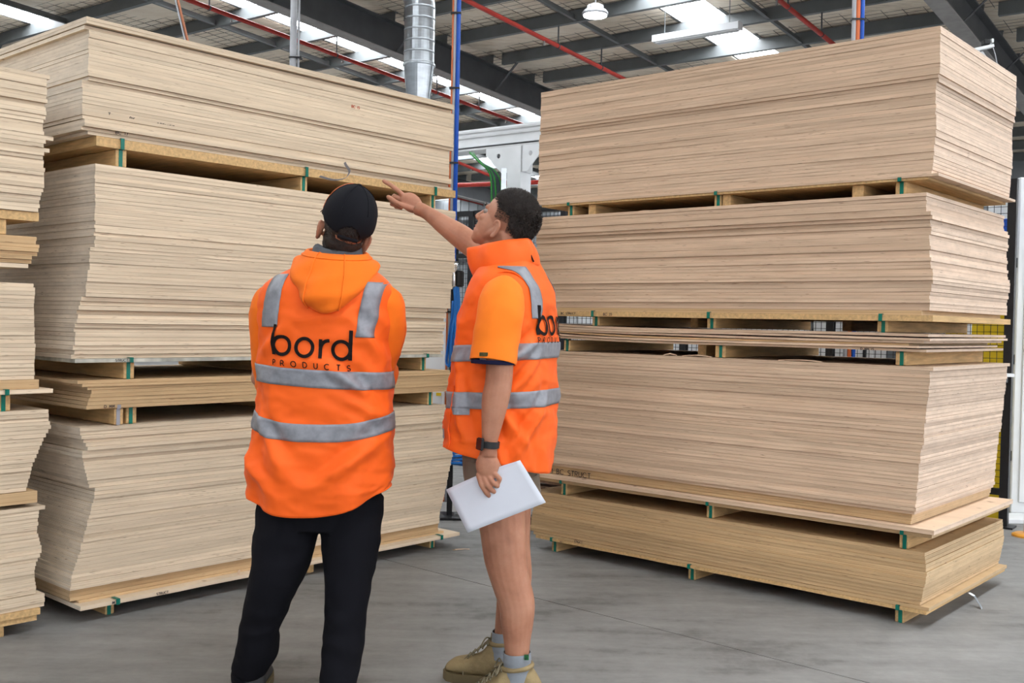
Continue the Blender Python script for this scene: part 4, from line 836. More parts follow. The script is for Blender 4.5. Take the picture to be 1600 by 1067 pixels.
def head_shape(bm, M):
    """head in its own frame: x forward, y left, z up, eyes at z = 0"""
    R3 = M.to_3x3(); P = lambda *a: M @ Vector(a)
    ellipsoid(bm, P(-0.012, 0, 0.028), (0.098, 0.077, 0.092), R3, 24); ellipsoid(bm, P(-0.045, 0, 0.005), (0.060, 0.066, 0.070), R3, 20)
    ellipsoid(bm, P(0.030, 0, -0.035), (0.062, 0.062, 0.072), R3, 20); ellipsoid(bm, P(0.045, 0, -0.075), (0.046, 0.048, 0.040), R3, 18)
    ellipsoid(bm, P(0.064, 0, -0.102), (0.020, 0.024, 0.017), R3, 14)                      # chin
    capsule(bm, P(-0.004, 0.046, -0.050), P(0.066, 0.012, -0.098), 0.021, 0.018); capsule(bm, P(-0.004, -0.046, -0.050), P(0.066, -0.012, -0.098), 0.021, 0.018)
    ellipsoid(bm, P(0.010, 0, -0.055), (0.062, 0.060, 0.040), R3, 18)
    capsule(bm, P(0.074, 0.030, 0.016), P(0.074, -0.030, 0.016), 0.012, 0.012)               # brow
    capsule(bm, P(0.084, 0, 0.010), P(0.104, 0, -0.030), 0.0085, 0.0125)                     # nose
    ellipsoid(bm, P(0.096, 0.011, -0.036), (0.010, 0.009, 0.008), R3, 10); ellipsoid(bm, P(0.096, -0.011, -0.036), (0.010, 0.009, 0.008), R3, 10)
    ellipsoid(bm, P(0.080, 0, -0.062), (0.014, 0.026, 0.009), R3, 12); ellipsoid(bm, P(0.078, 0, -0.076), (0.014, 0.024, 0.009), R3, 12)
    ellipsoid(bm, P(0.066, 0.038, -0.025), (0.018, 0.018, 0.016), R3, 12); ellipsoid(bm, P(0.066, -0.038, -0.025), (0.018, 0.018, 0.016), R3, 12)
    for s in (1, -1):                                                                         # ears: rim, bowl, inner fold, lobe
        e0 = -0.018; P0 = P; P = lambda x, y, z: P0(-0.014+0.76*((x+0.016)*0.94+(z+0.036)*0.34), s*(0.074+(abs(y)-0.076)*0.66), -0.036+0.76*(-(x+0.016)*0.34+(z+0.036)*0.94))
        E_ = [P(-0.002, s*0.076, e0-0.044), P(0.0, s*0.086, e0-0.056), P(-0.012, s*0.091, e0-0.054), P(-0.024, s*0.096, e0-0.036), P(-0.034, s*0.101, e0-0.012), P(-0.033, s*0.100, e0+0.008), P(-0.020, s*0.093, e0+0.018), P(-0.006, s*0.085, e0+0.012), P(0.0, s*0.078, e0-0.002)]
        tube(bm, [Vector(q) for q in spline([tuple(q) for q in E_], 30)], 0.0055, 9)
        ellipsoid(bm, P(-0.016, s*0.080, e0-0.016), (0.013, 0.007, 0.024), R3, 14); capsule(bm, P(-0.008, s*0.086, e0-0.050), P(-0.004, s*0.086, e0-0.053), 0.007, 0.006)
        tube(bm, [P(-0.010, s*0.086, e0+0.006), P(-0.022, s*0.091, e0-0.006), P(-0.023, s*0.091, e0-0.026), P(-0.012, s*0.086, e0-0.038)], 0.0042, 7); P = P0
def frame(c, fwd, up):
    f_ = Vector(fwd).normalized(); u_ = Vector(up); u_ = (u_-f_*u_.dot(f_)).normalized(); l_ = u_.cross(f_)
    M = Matrix((f_, l_, u_)).transposed().to_4x4(); M.translation = Vector(c); return M

# ================================================================= person in cap, seen from behind
D1 = 3.5
def w1(x, y, d=D1): return at(x, y, d)
MPX = D1/FPX
base1 = Vector((w1(500, 800).x, D1, 0))
f1v = Vector((0.06, 1, 0)).normalized(); l1v = Vector((-1, 0.06, 0)).normalized()       # facing away, left is -x
# head: leaning to his right, looking up to the left
HM1 = frame(w1(541, 352, D1+0.02), (-0.22, 0.90, 0.36), (0.27, 0.0, 1))
bm = BM(); head_shape(bm, HM1)
nk = w1(536, 425, D1+0.02); capsule(bm, nk, HM1 @ Vector((-0.025, 0, -0.045)), 0.062, 0.056, 18)
for (zz_, rx, ry) in ((1.36, 0.17, 0.09), (1.20, 0.165, 0.095), (1.03, 0.155, 0.09), (0.90, 0.165, 0.10)):
    ellipsoid(bm, (base1.x-0.0, D1+0.03, zz_), (rx, ry, 0.13), None, 16)
SHL, SHR = w1(420, 462, D1+0.04), w1(612, 466, D1+0.03)
ELL, ELR = w1(408, 590, D1+0.10), w1(603, 585, D1+0.10)
WRL, WRR = Vector((base1.x+0.02, D1+0.28, 1.17)), Vector((base1.x-0.04, D1+0.27, 1.20))
for S_, E_, W_ in ((SHL, ELL, WRL), (SHR, ELR, WRR)):
    capsule(bm, S_+Vector((0.0, 0.0, -0.03)), E_, 0.034, 0.034); capsule(bm, E_, W_, 0.036, 0.027)
for W_, sx_ in ((WRL, 1), (WRR, -1)):
    d_ = Vector((sx_*0.95, 0.1, 0.25)).normalized(); pl_ = Vector((0, -1, 0.0)); d_, pl_, sd_ = hand_basis(d_, pl_)
    ellipsoid(bm, W_+d_*0.045, (0.05, 0.018, 0.040), Matrix((d_, pl_, sd_)).transposed(), 12)
    for k in range(4): finger(bm, W_+d_*0.085+sd_*(0.030-0.020*k), d_, pl_, (0.038, 0.024, 0.02), 0.0085, (20, 30, 20), sd_*(0.08-0.05*k))
    finger(bm, W_+d_*0.03+sd_*0.035, (d_*0.6+sd_*0.8), pl_, (0.035, 0.03, 0.022), 0.010, (5, 15, 15))
LH = [w1(455, 770, D1+0.03), w1(432, 925, D1+0.03), w1(398, 1040, 3.62)]; RH = [w1(548, 770, D1+0.02), w1(541, 930, D1-0.02), w1(528, 1075, 3.46)]
for H_ in (LH, RH):
    capsule(bm, H_[0], H_[1], 0.075, 0.05); capsule(bm, H_[1], H_[2], 0.05, 0.035); capsule(bm, H_[2], Vector((H_[2].x-0.02, H_[2].y+0.14, 0.05)), 0.04, 0.03)
P1 = obj('person', fuse(bm, 0.0042, 4), SKIN, loc=(base1.x, base1.y, 0), smooth=True,
         label='person in black cap and orange vest seen from behind with arms folded', cat='person')
# trousers
bm = BM()
hipc = w1(500, 745, D1+0.03)
limb(bm, [(*w1(497, 700, D1+0.03), 0.19, 0.125), (*w1(499, 750, D1+0.03), 0.212, 0.14), (*w1(500, 790, D1+0.03), 0.205, 0.138), (*w1(500, 822, D1+0.03), 0.19, 0.12)], 28, 14)
limb(bm, [(*w1(452, 775, D1+0.03), 0.100, 0.115), (*w1(447, 835, D1+0.02), 0.105, 0.11), (*w1(432, 895, D1+0.02), 0.090, 0.10), (*w1(415, 950, D1+0.04), 0.070, 0.085), (*w1(405, 985, D1+0.06), 0.068, 0.08), (*w1(401, 1015, D1+0.09), 0.073, 0.085), (*w1(390, 1040, D1+0.11), 0.060, 0.07), (*w1(386, 1053, D1+0.12), 0.050, 0.058)], 26, 60, wr=0.009, wf=(7, 7, 12), seed=2)
limb(bm, [(*w1(550, 775, D1+0.03), 0.105, 0.115), (*w1(549, 830, D1+0.02), 0.100, 0.11), (*w1(546, 885, D1+0.01), 0.085, 0.10), (*w1(540, 950, D1-0.01), 0.068, 0.085), (*w1(537, 1000, D1-0.02), 0.066, 0.08), (*w1(532, 1040, D1-0.03), 0.064, 0.078), (*w1(528, 1090, D1-0.04), 0.058, 0.07), (*w1(527, 1101, D1-0.04), 0.050, 0.06)], 26, 60, wr=0.009, wf=(7, 7, 12), seed=5)
obj('trousers', fuse(bm, 0.006, 5), TROUS, P1, smooth=True)
bm = BM(); limb(bm, [(*w1(389, 1046, D1+0.11), 0.058, 0.066), (*w1(386, 1056, D1+0.12), 0.056, 0.064), (*w1(384, 1066, D1+0.12), 0.050, 0.058)], 26, 8); obj('cuff', bm, TROUS, P1, smooth=True)
bm = BM(); limb(bm, [(*w1(529, 1094, D1-0.04), 0.056, 0.064), (*w1(528, 1104, D1-0.04), 0.054, 0.062), (*w1(527, 1112, D1-0.04), 0.050, 0.058)], 26, 8); obj('cuff', bm, TROUS, P1, smooth=True)
def shoe(parent, heel, fwd, m_up, m_sole, L=0.29, wd=0.052, ankle=0.075, name='shoe'):
    f_ = Vector(fwd).normalized(); s_ = Vector((f_.y, -f_.x, 0)); bm = BM(); rows = []
    for (t, zt_, w_) in ((0.0, 0.06, 0.6), (0.04, 0.085, 0.8), (0.2, ankle+0.02, 0.9), (0.36, ankle, 0.92), (0.55, 0.075, 1.0), (0.72, 0.062, 1.05), (0.88, 0.052, 0.9), (0.97, 0.042, 0.6), (1.0, 0.03, 0.3)):
        c_ = heel+f_*(t*L); ring = []
        for k in range(14):
            a = 2*pi*k/14; ring.append(bm.verts.new(c_+s_*(wd*w_*sp(cos(a), 0.8))+Vector((0, 0, 0.022+(zt_-0.022)*(0.5+0.5*sp(sin(a), 0.8))))))
        rows.append(ring)
    grid_faces(bm, rows); sh = obj(name, bm, m_up, parent, smooth=True)
    bm = BM(); rows = []
    for (t, w_) in ((-0.02, 0.55), (0.05, 0.85), (0.3, 0.9), (0.5, 0.95), (0.7, 1.1), (0.88, 0.98), (0.98, 0.65), (1.02, 0.3)):
        c_ = heel+f_*(t*L); rows.append([bm.verts.new(c_+s_*(wd*w_*e)+Vector((0, 0, z))) for e, z in ((-1, 0), (1, 0), (1, 0.026), (-1, 0.026))])
    grid_faces(bm, rows); obj('sole', bm, m_sole, sh); return sh
for H_ in (LH, RH):
    q = Vector((H_[2].x+0.005, H_[2].y-0.07, 0)); shoe(P1, q, (-0.12, 1, 0), mat('shoe_black', (0.02, 0.02, 0.022), 0.6), SOLE, ankle=0.10)
# hoodie sleeves
for keys, sd in (([(*w1(450, 472, D1+0.02), 0.030, 0.04), (*w1(432, 463, D1+0.02), 0.045, 0.06), (*w1(418, 482, D1+0.03), 0.056, 0.078), (*w1(417, 530, D1+0.05), 0.052, 0.07), (*w1(420, 580, D1+0.08), 0.048, 0.064), (*(ELL+Vector((0.03, 0.05, -0.02))), 0.050, 0.058), (*(WRL*0.5+ELL*0.5), 0.05, 0.052), (*WRL, 0.036, 0.038)], 1),
                 ([(*w1(570, 472, D1+0.02), 0.030, 0.04), (*w1(592, 463, D1+0.02), 0.046, 0.06), (*w1(607, 482, D1+0.03), 0.058, 0.08), (*w1(606, 525, D1+0.05), 0.056, 0.072), (*w1(595, 570, D1+0.08), 0.050, 0.064), (*(ELR+Vector((-0.02, 0.05, -0.01))), 0.050, 0.058), (*(WRR*0.5+ELR*0.5), 0.05, 0.052), (*WRR, 0.036, 0.038)], 3)):
    bm = BM(); limb(bm, keys, 30, 60, wr=0.007, wf=(9, 9, 13), seed=sd); obj('hoodie_sleeve', bm, HOOD, P1, smooth=True)
bm = BM(); limb(bm, [(*w1(604, 556, D1+0.05), 0.020, 0.03), (*w1(606, 568, D1+0.06), 0.026, 0.034), (*w1(604, 582, D1+0.07), 0.020, 0.03)], 16, 10, wr=0.003, wf=(20, 20, 20)); obj('elbow_sleeve_bit', bm, TROUS, P1, smooth=True)  # bit of black sleeve at the right elbow
# vest
def z1(y, x=505): return w1(x, y).z
def px1(x, y): return w1(x, y).x
def fold1(th, z):
    x = cos(th); back = max(0, -sin(th)); v_ = 0.0
    v_ += wrinkle((x*0.22, sin(th)*0.2, z), 0.012, (6, 5, 8), 1.7)+wrinkle((x*0.22, sin(th)*0.2, z), 0.005, (16, 14, 20), 4.2)
    lowm = max(0, min(1, (1.0-z)/0.30)); v_ += lowm*0.012*sin(th*7+1.2+z*3)*(0.4+0.6*back)
    # diagonal drag lines from the folded arms
    for (xc, zc_, ang, L_, am) in ((-0.55, 1.10, 0.7, 0.12, 0.014), (-0.70, 1.03, 0.5, 0.10, 0.012), (0.72, 1.22, -0.8, 0.10, 0.010), (0.55, 0.92, 0.9, 0.12, 0.011), (-0.45, 0.86, -0.7, 0.13, 0.011), (0.80, 0.83, 0.8, 0.10, 0.012), (-0.78, 1.24, 0.9, 0.10, 0.012)):
        dx, dz = (x-xc)*0.22, z-zc_; u_ = dx*cos(ang)+dz*sin(ang); w_ = -dx*sin(ang)+dz*cos(ang)
        am *= 2.0; v_ += back*am*math.exp(-(u_/L_)**2-(w_/0.020)**2)-back*am*0.7*math.exp(-(u_/L_)**2-((w_-0.035)/0.022)**2)
    sh = max(0, min(1, (z-1.36)/0.08)); return v_*(1-sh*0.8)
zh = z1(796)
def hem1(th, z):
    k = max(0, 1-(z-zh)/0.20); l_ = -cos(th)                        # l_: -1 = image left
    return k*k*(0.060*(abs(cos(th))**2.2)+0.035*l_*(1 if l_ > 0 else 0.2)-0.004)
T1 = Torso([(zh, px1(500, 790), D1+0.03, 0.238, 0.175), (z1(740), px1(499, 740), D1+0.03, 0.243, 0.178), (z1(680), px1(504, 680), D1+0.03, 0.232, 0.17), (z1(620), px1(507, 620), D1+0.03, 0.222, 0.162), (z1(560), px1(506, 560), D1+0.03, 0.220, 0.158),
            (z1(500), px1(508, 500), D1+0.03, 0.226, 0.156), (z1(462), px1(510, 462), D1+0.03, 0.228, 0.150), (z1(444), px1(512, 444), D1+0.03, 0.212, 0.138), (z1(430), px1(516, 430), D1+0.03, 0.175, 0.122), (z1(418), px1(520, 418), D1+0.03, 0.13, 0.105), (z1(408), px1(523, 408), D1+0.03, 0.09, 0.09)],
           (-1, 0.06, 0), (0.06, 1, 0), 0.80, fold1, hem1)
bm = T1.mesh(110, 150); solid(bm, 0.003); V1 = obj('vest', bm, VEST, P1, smooth=True)
def tape_ring(T, z, w, zw=None, th0=None, th1=None, nt=150):
    bm = T.mesh(6, nt, z-w/2, z+w/2, th0, th1, 0.0035, zw); solid(bm, 0.0015); return bm
lean1 = lambda th: -0.010*(-cos(th))-0.006*max(0, -sin(th))
obj('reflective_tape', tape_ring(T1, z1(588.5), 0.058, lambda th: 0.0115*cos(th)+0.005*abs(cos(th))**2), TAPE, V1, smooth=True)
obj('reflective_tape', tape_ring(T1, z1(670), 0.058, lambda th: 0.034*abs(cos(th))**2.5), TAPE, V1, smooth=True)
def strip(T, l0, ztop, l1, zbot, w, n=30, off=0.0035):
    bm = BM(); rows = []
    for i in range(n+1):
        f = i/n; l = l0+(l1-l0)*f; z = ztop+(zbot-ztop)*f
        rows.append([bm.verts.new(T.back(l+w*(k/4-0.5), z, off)) for k in range(5)])
    grid_faces(bm, rows, False); solid(bm, 0.0015); return bm
cxl = px1(508, 480)
obj('reflective_tape', strip(T1, cxl-px1(442, 430), z1(430), cxl-px1(436, 512), z1(512), 0.055), TAPE, V1, smooth=True)
obj('reflective_tape', strip(T1, cxl-px1(591, 430), z1(440), cxl-px1(579, 525), z1(525), 0.055), TAPE, V1, smooth=True)
# lettering on the back: local x runs to image right
t0x, tz = px1(443, 553)-cxl, z1(553)
letters(V1, 'bord', 0.100, 0.0112, lambda a, b_: T1.back(-(t0x+a), tz+b_-a*0.06, 0.0045), 0.0, 0.06, 0.0008, PRINT)
t0x, tz = px1(444, 569)-cxl, z1(569)
letters(V1, 'PRODUCTS', 0.0175, 0.0030, lambda a, b_: T1.back(-(t0x+a), tz+b_-a*0.06, 0.0045), 1.24, 0.2, 0.0006, PRINT)
# hood lying on the back
hc = w1(527, 399, D1+0.03); Mh = frame(hc, (0.02, 1, 0.16), (0.06, -0.10, 1)); bm = BM(); rings = []
nth, prof_n = 84, 30; SEAM = {35: [], 49: [], 'rim': []}
for i in range(nth+1):
    th = radians(-235+i*(290/nth)); ring = []                        # sweeps from the left front round the back to the right front
    bk_ = max(0, -sin(th)); dr = 0.045+0.120*bk_**1.2
    prof = [(0.84, -0.012, 0.0), (0.90, 0.010, 0.0), (1.02, 0.014, 0.01), (1.18, -0.006, 0.03), (1.36, -dr*0.30, 0.055), (1.46, -dr*0.58, 0.085), (1.36, -dr*0.86, 0.100), (1.12, -dr*1.02, 0.098), (0.9, -dr*1.0, 0.085)]
    PR = spline(prof, prof_n)
    for q_, (r_, zz2, bb2) in enumerate(PR):
        f_ = 1+0.035*sin(th*6+zz2*40+1)*min(1, max(0, -zz2*18))+0.02*sin(zz2*110+th*3)*bk_*min(1, max(0, -zz2*14))
        p_ = Vector((0.098*r_*f_*sin(th)-bb2*bk_*f_, 0.102*r_*f_*cos(th), zz2))
        ring.append(bm.verts.new(Mh @ p_))
        if i in (35, 49): SEAM[i].append(Mh @ (p_*1.012))
        if q_ == 10: SEAM['rim'].append(Mh @ (p_*1.012))
    rings.append(ring)
grid_faces(bm, rings, False); solid(bm, 0.006); HD = obj('hood', bm, HOOD, P1, smooth=True)
for k_ in SEAM:
    bm = BM(); tube(bm, SEAM[k_][4:26] if k_ != 'rim' else SEAM[k_][6:-6], 0.0024, 6); obj('seam', bm, HOOD, HD, smooth=True)
bm = BM(); rings = []
for i in range(49):
    th = 2*pi*i/48; rings.append([bm.verts.new(Mh @ Vector((rr2*0.096*sin(th), rr2*0.096*cos(th), zz2+0.010*noise.noise((th*2, zz2*20, 0))))) for rr2, zz2 in ((0.98, -0.05), (0.93, -0.01), (0.86, 0.022), (0.78, 0.030), (0.70, 0.018), (0.68, -0.02))])
grid_faces(bm, rings, False); solid(bm, 0.003); obj('hood_lining', bm, GREYF, P1, smooth=True)
# hair at the nape and the cap
def head_shell(bm, M, inside, off, nu=80, nv=60, disp=0.0, rx=0.098, ry=0.080, rz=0.095, c=(-0.016, 0, 0.026)):
    """patch of a cranium-shaped shell kept where inside(x,y,z) in head frame"""
    vs = {}
    def pos(i, j):
        th = 2*pi*(i % nu)/nu; ph = pi*j/nv; d_ = Vector((sin(ph)*cos(th), sin(ph)*sin(th), cos(ph)))
        p_ = Vector((c[0]+d_.x*(rx+off), c[1]+d_.y*(ry+off), c[2]+d_.z*(rz+off)))
        if p_.z < 0.0: 
            k = min(1, -p_.z/0.12); p_.x = p_.x*(1-0.10*k) if p_.x < 0 else p_.x; p_.y *= 1-0.10*k
        return p_, d_
    for i in range(nu):
        for j in range(nv+1):
            p_, d_ = pos(i, j)
            if inside(p_):
                q = p_+d_*(disp*noise.noise(p_*60) if disp else 0); vs[(i, j)] = bm.verts.new(M @ q)
    for i in range(nu):
        for j in range(nv):
            k = [(i, j), ((i+1) % nu, j), ((i+1) % nu, j+1), (i, j+1)]
            if all(q in vs for q in k):
                try: bm.faces.new([vs[q] for q in k])
                except ValueError: pass
    return bm
def strands(bm, M, region, n, L0, L1, dirn, seed, w=0.0011, off=0.0, rx=0.098, ry=0.080, rz=0.095, c=(-0.016, 0, 0.026)):
    r = random.Random(seed); k = 0
    while k < n:
        d_ = Vector((r.gauss(0, 1), r.gauss(0, 1), r.gauss(0, 1))).normalized(); p_ = Vector((c[0]+d_.x*(rx+off), c[1]+d_.y*(ry+off), c[2]+d_.z*(rz+off)))
        if p_.z < 0:
            kk = min(1, -p_.z/0.12); p_.x = p_.x*(1-0.10*kk) if p_.x < 0 else p_.x; p_.y *= 1-0.10*kk
        wgt = region(p_)
        if r.random() > wgt: 
            k += 0.15; continue
        t = (d_*0.75+Vector(dirn(p_))+Vector((r.gauss(0, .25), r.gauss(0, .25), r.gauss(0, .25)))).normalized(); L = r.uniform(L0, L1)*(0.35+0.65*wgt)*(0.45+0.55*min(1, max(0, (p_.z+0.02)/0.08)))
        s_ = t.cross(d_); s_ = s_.normalized()*w if s_.length > 1e-4 else Vector((w, 0, 0)); m_ = p_+t*L*0.55; e_ = p_+t*L*0.95-d_*L*0.12
        a, b_, c2, d2, e2 = [bm.verts.new(M @ q) for q in (p_-s_-d_*0.002, p_+s_-d_*0.002, m_+s_*0.8, m_-s_*0.8, e_)]
        bm.faces.new((a, b_, c2, d2)); bm.faces.new((d2, c2, e2)); k += 1
    return bm
bm = BM(); head_shell(bm, HM1, lambda p: (p.x < -0.005 and p.z > -0.085) and not (p.z < 0.01 and abs(p.y) > 0.070 and p.x > -0.03) and p.z < 0.06, 0.002, 90, 70, 0.004)
solid(bm, 0.002); hr = obj('hair', bm, HAIR, P1, smooth=True)
bm = BM(); strands(bm, HM1, lambda p: 1.0 if (p.x < 0.02 and -0.09 < p.z < 0.03 and not (abs(p.y) > 0.066 and p.x > -0.03 and p.z < 0.005)) else 0, 3500, 0.010, 0.018, lambda p: (-0.3, 0, -1.2), 3); obj('strands', bm, HAIR, hr, kind='stuff')
NP = dict(rx=0.064, ry=0.064, rz=0.075, c=(-0.032, 0, -0.052))
bm = BM(); head_shell(bm, HM1, lambda p: p.x < -0.030 and -0.105 < p.z < 0.005, 0.004, 60, 60, 0.004, **NP); solid(bm, 0.002); obj('nape_hair', bm, HAIR, hr, smooth=True)
bm = BM(); strands(bm, HM1, lambda p: 1.0 if (p.x < -0.022 and -0.112 < p.z < 0.0) else 0, 3000, 0.008, 0.015, lambda p: (-0.2, 0, -1.4), 8, off=0.003, **NP); obj('strands', bm, HAIR, hr, kind='stuff')
CM1 = HM1 @ Matrix.Rotation(radians(8), 4, 'Y')
def cap_ok(p):
    if p.z < 0.012-0.15*min(0, p.x+0.02)*0: 
        pass
    brim = 0.020-0.25*(p.x+0.02) if p.x > -0.02 else 0.020+0.55*(p.x+0.02)
    if p.z < max(brim, -0.030) and not (p.z > 0.010 and p.x > 0): return False
    return not (p.x < -0.07 and (p.y/0.036)**2+((p.z+0.030)/0.040)**2 < 1)
bm = BM(); head_shell(bm, CM1, cap_ok, 0.012, 120, 90, 0.0, rz=0.105); solid(bm, 0.003); cp = obj('cap', bm, CAPM, P1, smooth=True)
top1 = CM1 @ Vector((-0.016, 0, 0.026+0.118)); bm = BM(); ellipsoid(bm, top1, (0.008, 0.008, 0.005), CM1.to_3x3(), 12); obj('button', bm, CAPM, cp, smooth=True)
bm = BM()
for k in range(6):
    an = k*pi/3+0.5; pts = [CM1 @ Vector((-0.016+0.1112*sin(t)*cos(an), 0.0932*sin(t)*sin(an), 0.026+0.1182*cos(t))) for t in [radians(4+7*i) for i in range(11)]]; tube(bm, pts, 0.0012, 5)
obj('panel_seams', bm, CAPM, cp)
bm = BM(); pts = [CM1 @ Vector((-0.016+0.112*sin(t)*cos(an2), 0.094*sin(t)*sin(an2), 0.026+0.1188*cos(t))) for t, an2 in [(radians(12+7.5*i), radians(78-i*1.0)) for i in range(11)]]; tube(bm, pts, 0.0022, 6); obj('piping', bm, CABLE_O, cp)
bm = BM(); rows = []
for i in range(17):
    a = radians(-62+i*7.75); rows.append([bm.verts.new(CM1 @ Vector((-0.016+(0.108+e*0.075*max(0.0, cos(a*0.95)))*cos(a), (0.090+e*0.012)*sin(a), 0.030-0.010*e+0.016*cos(a*1.3)-0.012*(abs(sin(a))**2)*e))) for e in (0, 0.33, 0.66, 1.0)])
grid_faces(bm, rows, False); solid(bm, 0.003); obj('visor', bm, CAPM, cp, smooth=True)
bm = BM(); rows = []
for i in range(15):
    y_ = -0.034+0.068*i/14; rows.append([bm.verts.new(CM1 @ Vector((-0.016-0.108*sqrt(max(0, 1-(y_/0.094)**2))+0.004, y_, z_))) for z_ in (-0.034, -0.022)])
grid_faces(bm, rows, False); solid(bm, 0.002); obj('adjuster_strap', bm, CAPM, cp, smooth=True)
# ================================================================= person in short sleeves, pointing
D2 = 3.60
def w2(x, y, d=D2): return at(x, y, d)
f2v = Vector((-0.95, 0.312, 0)).normalized(); l2v = Vector((-0.312, -0.95, 0)).normalized()     # left side towards the camera
base2 = Vector((w2(785, 700).x, D2, 0))
HM2 = frame(w2(790, 348, D2+0.01), (-0.86, 0.36, 0.52), (0.40, -0.02, 1)) @ Matrix.Scale(0.97, 4)
bm = BM(); head_shape(bm, HM2)
nk2 = w2(802, 425, D2+0.02); capsule(bm, nk2, HM2 @ Vector((-0.030, 0, -0.045)), 0.066, 0.060, 18)
capsule(bm, w2(790, 415, D2), HM2 @ Vector((0.010, 0, -0.075)), 0.05, 0.04, 14)
for (y_, rx, ry) in ((455, 0.16, 0.09), (540, 0.15, 0.09), (620, 0.145, 0.09), (690, 0.15, 0.10)):
    c_ = w2(795-(y_-455)*0.04, y_, D2); ellipsoid(bm, c_, (rx, ry, 0.12), Matrix((l2v, f2v, Vector((0, 0, 1)))).transposed(), 16)
# near (left) arm hanging, holding paper
SH2 = w2(785, 452, D2-0.17); EL2 = w2(780, 592, D2-0.24); WR2 = w2(764, 697, D2-0.25)
def flesh(keys, side=(1, 0, 0)): limb(bm, keys, 20, 40, side=side)
flesh([(*SH2, 0.044, 0.044), (*w2(782, 520, D2-0.21), 0.050, 0.052), (*w2(781, 565, D2-0.235), 0.0450, 0.047), (*w2(779, 598, D2-0.24), 0.0445, 0.045), (*w2(774, 625, D2-0.245), 0.0445, 0.044), (*w2(769, 660, D2-0.25), 0.035, 0.036), (*w2(765, 690, D2-0.25), 0.0265, 0.030), (*w2(763, 712, D2-0.25), 0.030, 0.026)])
capsule(bm, w2(784, 590, D2-0.225), w2(784, 600, D2-0.225), 0.036, 0.034)
hd = D2-0.255
KN = w2(757, 745, hd-0.005)
ellipsoid(bm, w2(761, 728, hd), (0.037, 0.019, 0.048), Matrix.Rotation(radians(-8), 3, 'Y'), 16)
ellipsoid(bm, w2(770, 722, hd+0.004), (0.020, 0.018, 0.034), Matrix.Rotation(radians(-20), 3, 'Y'), 12)
# fingers lie over the near side of the sheet; thumb goes behind it
for pts, r_ in (([(748, 742, 0), (752, 757, -0.012), (760, 770, -0.010), (766, 776, -0.004)], 0.0098),
                ([(756, 746, -0.006), (761, 758, -0.016), (769, 766, -0.014), (775, 770, -0.008)], 0.0096),
                ([(764, 744, -0.006), (769, 752, -0.016), (775, 758, -0.016), (779, 760, -0.010)], 0.0092),
                ([(771, 738, -0.004), (777, 744, -0.014), (781, 748, -0.014), (779, 754, -0.010)], 0.0090)):
    Q = [w2(x, y, hd+dd) for x, y, dd in pts]
    for i in range(3): capsule(bm, Q[i], Q[i+1], r_*(1-0.06*i), r_*(0.94-0.06*i), 10)
Q = [w2(772, 716, hd+0.010), w2(781, 734, hd+0.026), w2(784, 748, hd+0.034), w2(783, 758, hd+0.036)]
for i in range(3): capsule(bm, Q[i], Q[i+1], 0.0115-0.001*i, 0.0105-0.001*i, 10)
# far (right) arm raised, pointing
SR2 = w2(806, 430, D2+0.19); ER2 = w2(735, 380, D2+0.30); WR3 = w2(660, 328, D2+0.42)
flesh([(*SR2, 0.062, 0.062), (*w2(770, 405, D2+0.25), 0.054, 0.054), (*w2(738, 383, D2+0.30), 0.047, 0.048), (*w2(718, 368, D2+0.33), 0.045, 0.047), (*w2(692, 350, D2+0.37), 0.036, 0.038), (*w2(668, 333, D2+0.41), 0.027, 0.027), (*w2(652, 325, D2+0.43), 0.028, 0.026)], side=(0, 0, 1))
hd2 = D2+0.45
ellipsoid(bm, w2(643, 317, hd2), (0.048, 0.022, 0.036), Matrix.Rotation(radians(38), 3, 'Y'), 16)
for pts, r_ in (([(632, 307, 0), (621, 297, 0.0), (610, 289, 0.005), (600, 283, 0.008)], 0.0100),
                ([(629, 313, 0.005), (616, 306, 0.01), (611, 313, 0.012), (620, 318, 0.008)], 0.0098),
                ([(630, 318, 0.02), (616, 312, 0.03), (612, 319, 0.03), (622, 322, 0.02)], 0.0095),
                ([(633, 322, 0.035), (621, 317, 0.045), (618, 323, 0.045), (627, 325, 0.03)], 0.0088),
                ([(645, 327, -0.018), (629, 321, -0.022), (617, 315, -0.018), (607, 308, -0.010)], 0.0112)):
    Q = [w2(x, y, hd2+dd) for x, y, dd in pts]
    for i in range(3): capsule(bm, Q[i], Q[i+1], r_*(1-0.05*i), r_*(0.95-0.05*i), 10)
# legs
flesh([(*w2(775, 700, D2-0.06), 0.085, 0.088), (*w2(780, 770, D2-0.07), 0.086, 0.085), (*w2(786, 835, D2-0.08), 0.077, 0.076), (*w2(790, 872, D2-0.085), 0.0735, 0.070), (*w2(797, 905, D2-0.085), 0.066, 0.066), (*w2(807, 940, D2-0.085), 0.062, 0.064), (*w2(808, 968, D2-0.085), 0.057, 0.060), (*w2(808, 1000, D2-0.085), 0.046, 0.050), (*w2(808, 1024, D2-0.085), 0.041, 0.045), (*w2(808, 1060, D2-0.085), 0.041, 0.045)], side=tuple(f2v))
ellipsoid(bm, w2(775, 874, D2-0.10), (0.030, 0.034, 0.042), None, 14)
flesh([(*w2(790, 700, D2+0.10), 0.085, 0.088), (*w2(795, 780, D2+0.12), 0.080, 0.08), (*w2(800, 850, D2+0.14), 0.066, 0.066), (*w2(806, 900, D2+0.15), 0.058, 0.060), (*w2(800, 940, D2+0.16), 0.056, 0.057), (*w2(791, 985, D2+0.18), 0.042, 0.045), (*w2(787, 1030, D2+0.18), 0.040, 0.043)], side=tuple(f2v))
P2 = obj('person', fuse(bm, 0.0030, 5), SKIN, loc=(base2.x, base2.y, 0), smooth=True,
         label='dark haired person in orange vest and shorts pointing up at the stack', cat='person')
